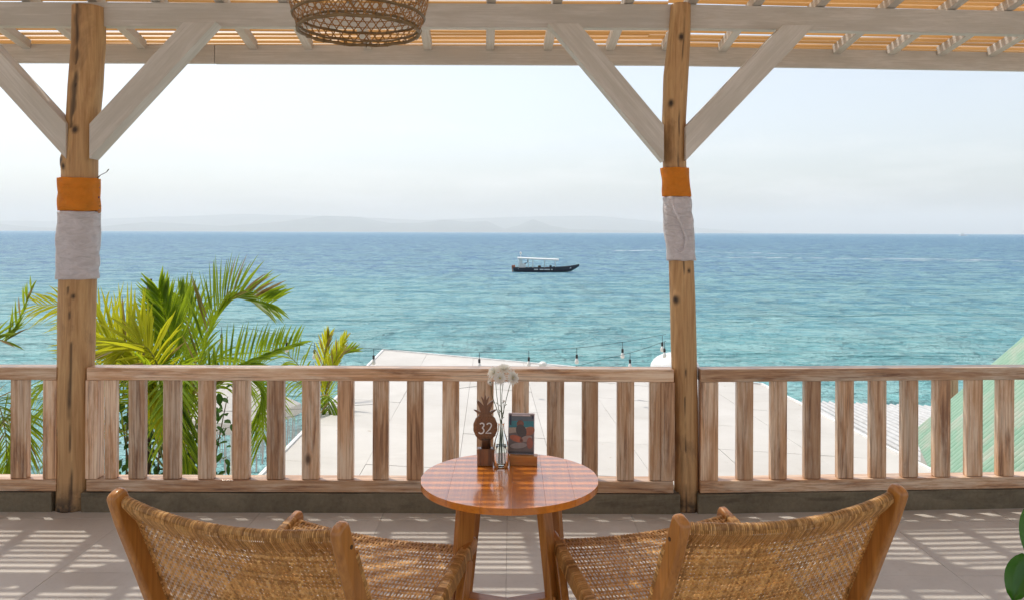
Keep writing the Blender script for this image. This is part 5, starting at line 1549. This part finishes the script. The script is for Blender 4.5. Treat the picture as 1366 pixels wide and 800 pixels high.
# ---- beach umbrellas
def umbrella(label, loc, R, top, edge, fringe, sides=4, rot=0.4, vent=True):
    u = thing('beach_umbrella', label, 'umbrella', loc, rot)
    mb = MB()
    H = lambda a: 1.0
    m = sides * 6
    def rr(k):
        a = 2 * pi * k / m; s = 2 * pi / sides; return R / max(.6, cos(((a) % s) - s / 2)) * (1.0)
    vs = []
    for i in range(9):
        t = i / 8
        for k in range(m):
            a = 2 * pi * k / m; r = rr(k) * t
            vs.append((r * cos(a), r * sin(a), top + (edge - top) * (t ** 1.12) ))
    fs = [(i * m + k, i * m + (k + 1) % m, (i + 1) * m + (k + 1) % m, (i + 1) * m + k) for i in range(8) for k in range(m)]
    mb.add(vs, fs); mb.ob('canopy', M['canvas'], u, keep=True)
    def rim(t):
        a = 2 * pi * t; k = t * m; r = rr(k) ; return Vector((r * cos(a), r * sin(a), edge))
    mb = MB(); n = m * 2; vs = []
    for i in range(n + 1):
        p = rim(i / n); sc = .20 + .045 * abs(sin(i * pi / 4)); vs += [p, p * 1.0 - Vector((0, 0, sc)) - Vector((p.x, p.y, 0)) * -.01]
    mb.add(vs, [(2 * i, 2 * i + 1, 2 * i + 3, 2 * i + 2) for i in range(n)]); mb.ob('valance', M['canvas'], u, keep=True)
    if fringe:
        mb = MB(); n = 190; rr_ = random.Random(2)
        for i in range(n):
            p = rim(i / n); t_ = (rim((i + .3) / n) - p); t_.normalize(); L_ = fringe * rr_.uniform(.85, 1.1); w = .011 + (.02 if i % 4 == 0 else 0)
            z0 = edge - .19
            c0 = Vector((p.x * 1.012, p.y * 1.012, z0)); c1 = c0 + Vector((rr_.uniform(-.03, .03), 0, -L_ * (.72 if i % 4 else 1)))
            mb.add([c0 - t_ * w * .4, c0 + t_ * w * .4, c1 + t_ * w, c1 - t_ * w], [(0, 1, 2, 3)])
        mb.ob('fringe', M['fringe'], u, keep=True, kind='stuff')
    mb = MB(); mb.tube([(0, 0, 0), (0, 0, top + .10)], .03, 10); mb.ob('pole', M['white_paint'], u, keep=True, smooth=True)
    mb = MB()
    for k in range(sides * 2):
        a = 2 * pi * k / (sides * 2); r = rr(k * 3) * .98
        mb.tube([(0, 0, top - .03), (r * cos(a), r * sin(a), edge - .02)], .011, 5)
    mb.ob('ribs', M['white_paint'], u, keep=True)
    return u
umbrella('white square beach umbrella with long grey fringe behind the palm', (-6.25, 17.6, -5.2), 1.08, 3.50, 2.72, .85, 4, .45)
dm = thing('domed_umbrella', 'white domed canopy showing on both sides of the thin log post', 'umbrella', (4.15, 20.0, -5.05))
mb = MB(); prof = [(.62 * sin(radians(a)) * 1.0, 3.12 + .40 * cos(radians(a))) for a in range(90, -1, -9)]
mb.lathe([(r if r > .001 else .001, z) for r, z in prof], (0, 0, 0), 32); mb.ob('canopy', M['white_paint'], dm, keep=True, smooth=True)
mb = MB(); mb.tube([(0, 0, 0), (0, 0, 3.3)], .03, 8); mb.ob('pole', M['white_paint'], dm, keep=True, smooth=True)
mb = MB(); mb.lathe([(.62, 3.02), (.63, 3.125)], (0, 0, 0), 32, cap=False); mb.ob('valance', M['canvas'], dm, keep=True, smooth=True)

# ---- festoon lights
def PY(x, y, Y): return Vector(((x - 683) * Y / 1050, Y, 1.5 + (310 + .00366 * (683 - x) - y) * Y / 1050))
def festoon(label, pts, bulbs, Y, drop=.10):
    P_ = [PY(x, y, Y) for x, y in pts]
    f = thing('festoon_light_string', label, 'string lights', tuple(P_[0]), 0, 'festoon light strings over the beach')
    o = P_[0]
    mb = MB(); mb.tube([p - o for p in catmull(P_, 6)], .003 * Y / 12, 5); mb.ob('cable', M['wire'], f, keep=True)
    for x, y in bulbs:
        p = PY(x, y, Y) - o; s = Y / 12
        a = mb_ = MB(); mb_.tube([(0, 0, 0), (0, 0, -drop * s)], .004 * s, 5); mb_.lathe([(.014 * s, -drop * s), (.018 * s, -(drop + .012) * s), (.018 * s, -(drop + .055) * s), (.014 * s, -(drop + .06) * s)], (0, 0, 0), 10)
        so = mb_.ob('lamp_holder', M['black'], f, keep=True, smooth=True); so.location = p
        b = MB(); b.lathe([(.013 * s, 0), (.026 * s, -.028 * s), (.032 * s, -.055 * s), (.026 * s, -.08 * s), (.001, -.09 * s)], (0, 0, -(drop + .06) * s), 12)
        bo = b.ob('bulb', M['bulb_glass'], so, keep=True, smooth=True)
    return f
festoon('string of bulbs drooping across the water just above the middle rail', [(378, 454), (440, 461), (499, 466), (570, 469), (640, 470), (706, 467), (770, 463), (831, 455), (889, 444)],
        [(420, 459), (499, 466), (640, 470), (706, 467), (770, 463), (831, 455), (884, 446)], 12)
festoon('string of bulbs running up to the thin log post from behind the rail', [(600, 520), (700, 505), (790, 482), (845, 468), (889, 453)], [(841, 469), (887, 454)], 11.5)
festoon('string of bulbs among the palm fronds above the rail', [(60, 462), (130, 470), (219, 452), (296, 438), (360, 446), (430, 466)], [(219, 452), (296, 439), (383, 450)], 9.6)
festoon('string of bulbs behind the balusters in front of the fringed umbrella', [(-60, 535), (6, 552), (90, 586), (150, 596), (214, 592), (288, 577), (344, 562), (402, 555), (470, 534)],
        [(6, 552), (214, 592), (344, 558)], 9.0)
festoon('second cable with one bulb crossing the fringed umbrella', [(120, 556), (214, 554), (288, 551), (344, 550), (402, 547), (500, 540)], [(344, 550)], 9.9)

# ---- boats
def boat(label, cx, Y, L_, heading=0.0):
    b = thing('passenger_boat', label, 'boat', (cx, Y, SEA_Z), heading)
    # hull stations: x along length, half beam, keel z, sheer z
    st = [(-.50, .62, .05, .74), (-.42, .95, -.15, .72), (-.2, 1.1, -.2, .70), (.05, 1.1, -.2, .74), (.25, .92, -.15, .86), (.38, .55, .12, 1.02), (.46, .25, .62, 1.22), (.505, .06, 1.02, 1.34)]
    def section(x, hb, kz, sz):
        return [Vector((x * L_, -hb, sz)), Vector((x * L_, -hb * .93, kz * .45 + sz * .55)), Vector((x * L_, -hb * .72, kz * .8 + sz * .2)), Vector((x * L_, 0, kz)),
                Vector((x * L_, hb * .72, kz * .8 + sz * .2)), Vector((x * L_, hb * .93, kz * .45 + sz * .55)), Vector((x * L_, hb, sz))]
    S = [section(*s) for s in st]
    def skin(k0, k1, mat, name, sc=1.0):
        mb = MB(); vs = []
        m = k1 - k0 + 1
        for s in S: vs += [Vector((p.x, p.y * sc, p.z)) for p in s[k0:k1 + 1]]
        mb.add(vs, [(i * m + k, (i + 1) * m + k, (i + 1) * m + k + 1, i * m + k + 1) for i in range(len(S) - 1) for k in range(m - 1)])
        return mb.ob(name, mat, b, keep=True)
    skin(0, 2, M['hull'], 'hull_side'); skin(4, 6, M['hull'], 'hull_side'); skin(2, 4, M['hull_low'], 'hull_bottom')
    mb = MB(); mb.add(S[0], [tuple(range(7))]); mb.ob('transom', M['rust'], b, keep=True)
    mb = MB()
    for s in (0, 6): mb.tube([S_[s] for S_ in S], .07, 6)
    mb.ob('gunwale', M['hull'], b, keep=True)
    mb = MB(); vs = [];
    for x, hb, kz, sz in st[:-1]: vs += [(x * L_, -hb * .95, sz - .22), (x * L_, hb * .95, sz - .22)]
    mb.add(vs, [(2 * i, 2 * i + 2, 2 * i + 3, 2 * i + 1) for i in range(len(st) - 2)]); mb.ob('deck', M['pale_wood'], b, keep=True)
    # canopy with posts
    mb = MB(); x0, x1 = -.435 * L_, .19 * L_; vs = []
    for i in range(9):
        x = x0 + (x1 - x0) * i / 8; z = 2.50 - .035 * i
        for k in range(5):
            y = -1.05 + 2.1 * k / 4; vs.append((x, y, z + .10 * (1 - (y / 1.05) ** 2)))
    top = [(i * 5 + k, i * 5 + k + 1, (i + 1) * 5 + k + 1, (i + 1) * 5 + k) for i in range(8) for k in range(4)]
    mb.add(vs, top); mb.add([(v[0], v[1], v[2] - .10 - (.0)) for v in vs], top)
    for k in (0, 4): mb.add([vs[i * 5 + k] for i in range(9)] + [(vs[i * 5 + k][0], vs[i * 5 + k][1], vs[i * 5 + k][2] - .22) for i in range(9)], [(i, i + 1, i + 10, i + 9) for i in range(8)])
    mb.ob('canopy', M['white_paint'], b, keep=True)
    for x in (-.42, -.27, -.20, -.02, .14):
        for y in (-.95, .95):
            mb = MB(); mb.tube([(x * L_, y, .5), (x * L_, y, 2.40)], .035, 6); mb.ob('canopy_post', M['white_paint'], b, keep=True, smooth=True)
    mb = MB(); mb.box((-.385 * L_, 0, 1.45), (.045 * L_, 1.3, 1.8)); mb.box((-.34 * L_, 0, 1.0), (.06 * L_, 1.4, .9)); mb.ob('wheelhouse', M['white_paint'], b, keep=True)
    mb = MB(); mb.box((-.315 * L_, -.5, 1.5), (.03 * L_, .1, .12)); mb.tube([(-.33 * L_, -.5, 1.3), (-.28 * L_, -.5, 1.75)], .04, 6); mb.box((-.275 * L_, -.5, 1.95), (.18, .2, .5)); mb.ob('helm', M['dark_wood'], b, keep=True)
    mb = MB(); mb.tube([(-.385 * L_, 0, 2.5), (-.385 * L_, 0, 3.2)], .05, 6); mb.ob('mast', M['white_paint'], b, keep=True)
    mb = MB(); mb.lathe([(.01, 3.1), (.17, 3.15), (.2, 3.35), (.12, 3.5), (.01, 3.52)], (-.385 * L_, 0, 0), 12); mb.ob('radar_dome', M['white_paint'], b, keep=True, smooth=True)
    for x in (-.455, -.475):
        mb = MB(); mb.box((x * L_ - .35, .4 if x > -.47 else -.4, .85), (.4, .38, .62)); mb.box((x * L_ - .40, .4 if x > -.47 else -.4, .25), (.16, .12, .8)); mb.ob('outboard_motor', M['rust'], b, keep=True, bevel=.06)
    for x, w, h in ((-.10, .5, .55), (.04, .9, .30), (.07, .35, .6), (.12, .4, .4)):
        mb = MB(); mb.box((x * L_, .1, .55 + h / 2), (w, 1.0, h)); mb.ob('seat', M['dark_wood'] if w > .45 else M['black'], b, keep=True, bevel=.05)
    for x0_, x1_ in ((-.185, -.125), (-.10, -.04), (-.03, .055), (.075, .095), (.25, .38)):
        hb = lambda x: 1.09 if x < .08 else (1.09 - (x - .08) * 2.0)
        zc = lambda x: .47 if x < .2 else .47 + (x - .2) * 1.6
        vs = [];
        for x in (x0_, (x0_ + x1_) / 2, x1_): vs += [(x * L_, -hb(x) - .05, zc(x) - .085), (x * L_, -hb(x) - .05, zc(x) + .085)]
        mb = MB(); mb.add(vs, [(0, 2, 3, 1), (2, 4, 5, 3)]); mb.ob('hull_marking', M['white_paint'], b, keep=True)
    return b
boat('black and white covered passenger boat moored on the turquoise water', (728.5 - 683) * 139 / 1050, 139, 11.6)
fb = thing('distant_boat', 'tiny white boat near the horizon at the right', 'boat', ((1285 - 683) * 2600 / 1050, 2600, SEA_Z))
mb = MB(); mb.prism([(-12, 0), (11, 0), (14, 3.2), (-12, 2.6)], 1, -3, 3); mb.ob('hull', M['white_paint'], fb, keep=True)
mb = MB(); mb.box((-3, 0, 4.3), (10, 4, 3.6)); mb.box((-4, 0, 6.8), (5, 3, 1.6)); mb.ob('cabin', M['white_paint'], fb, keep=True)
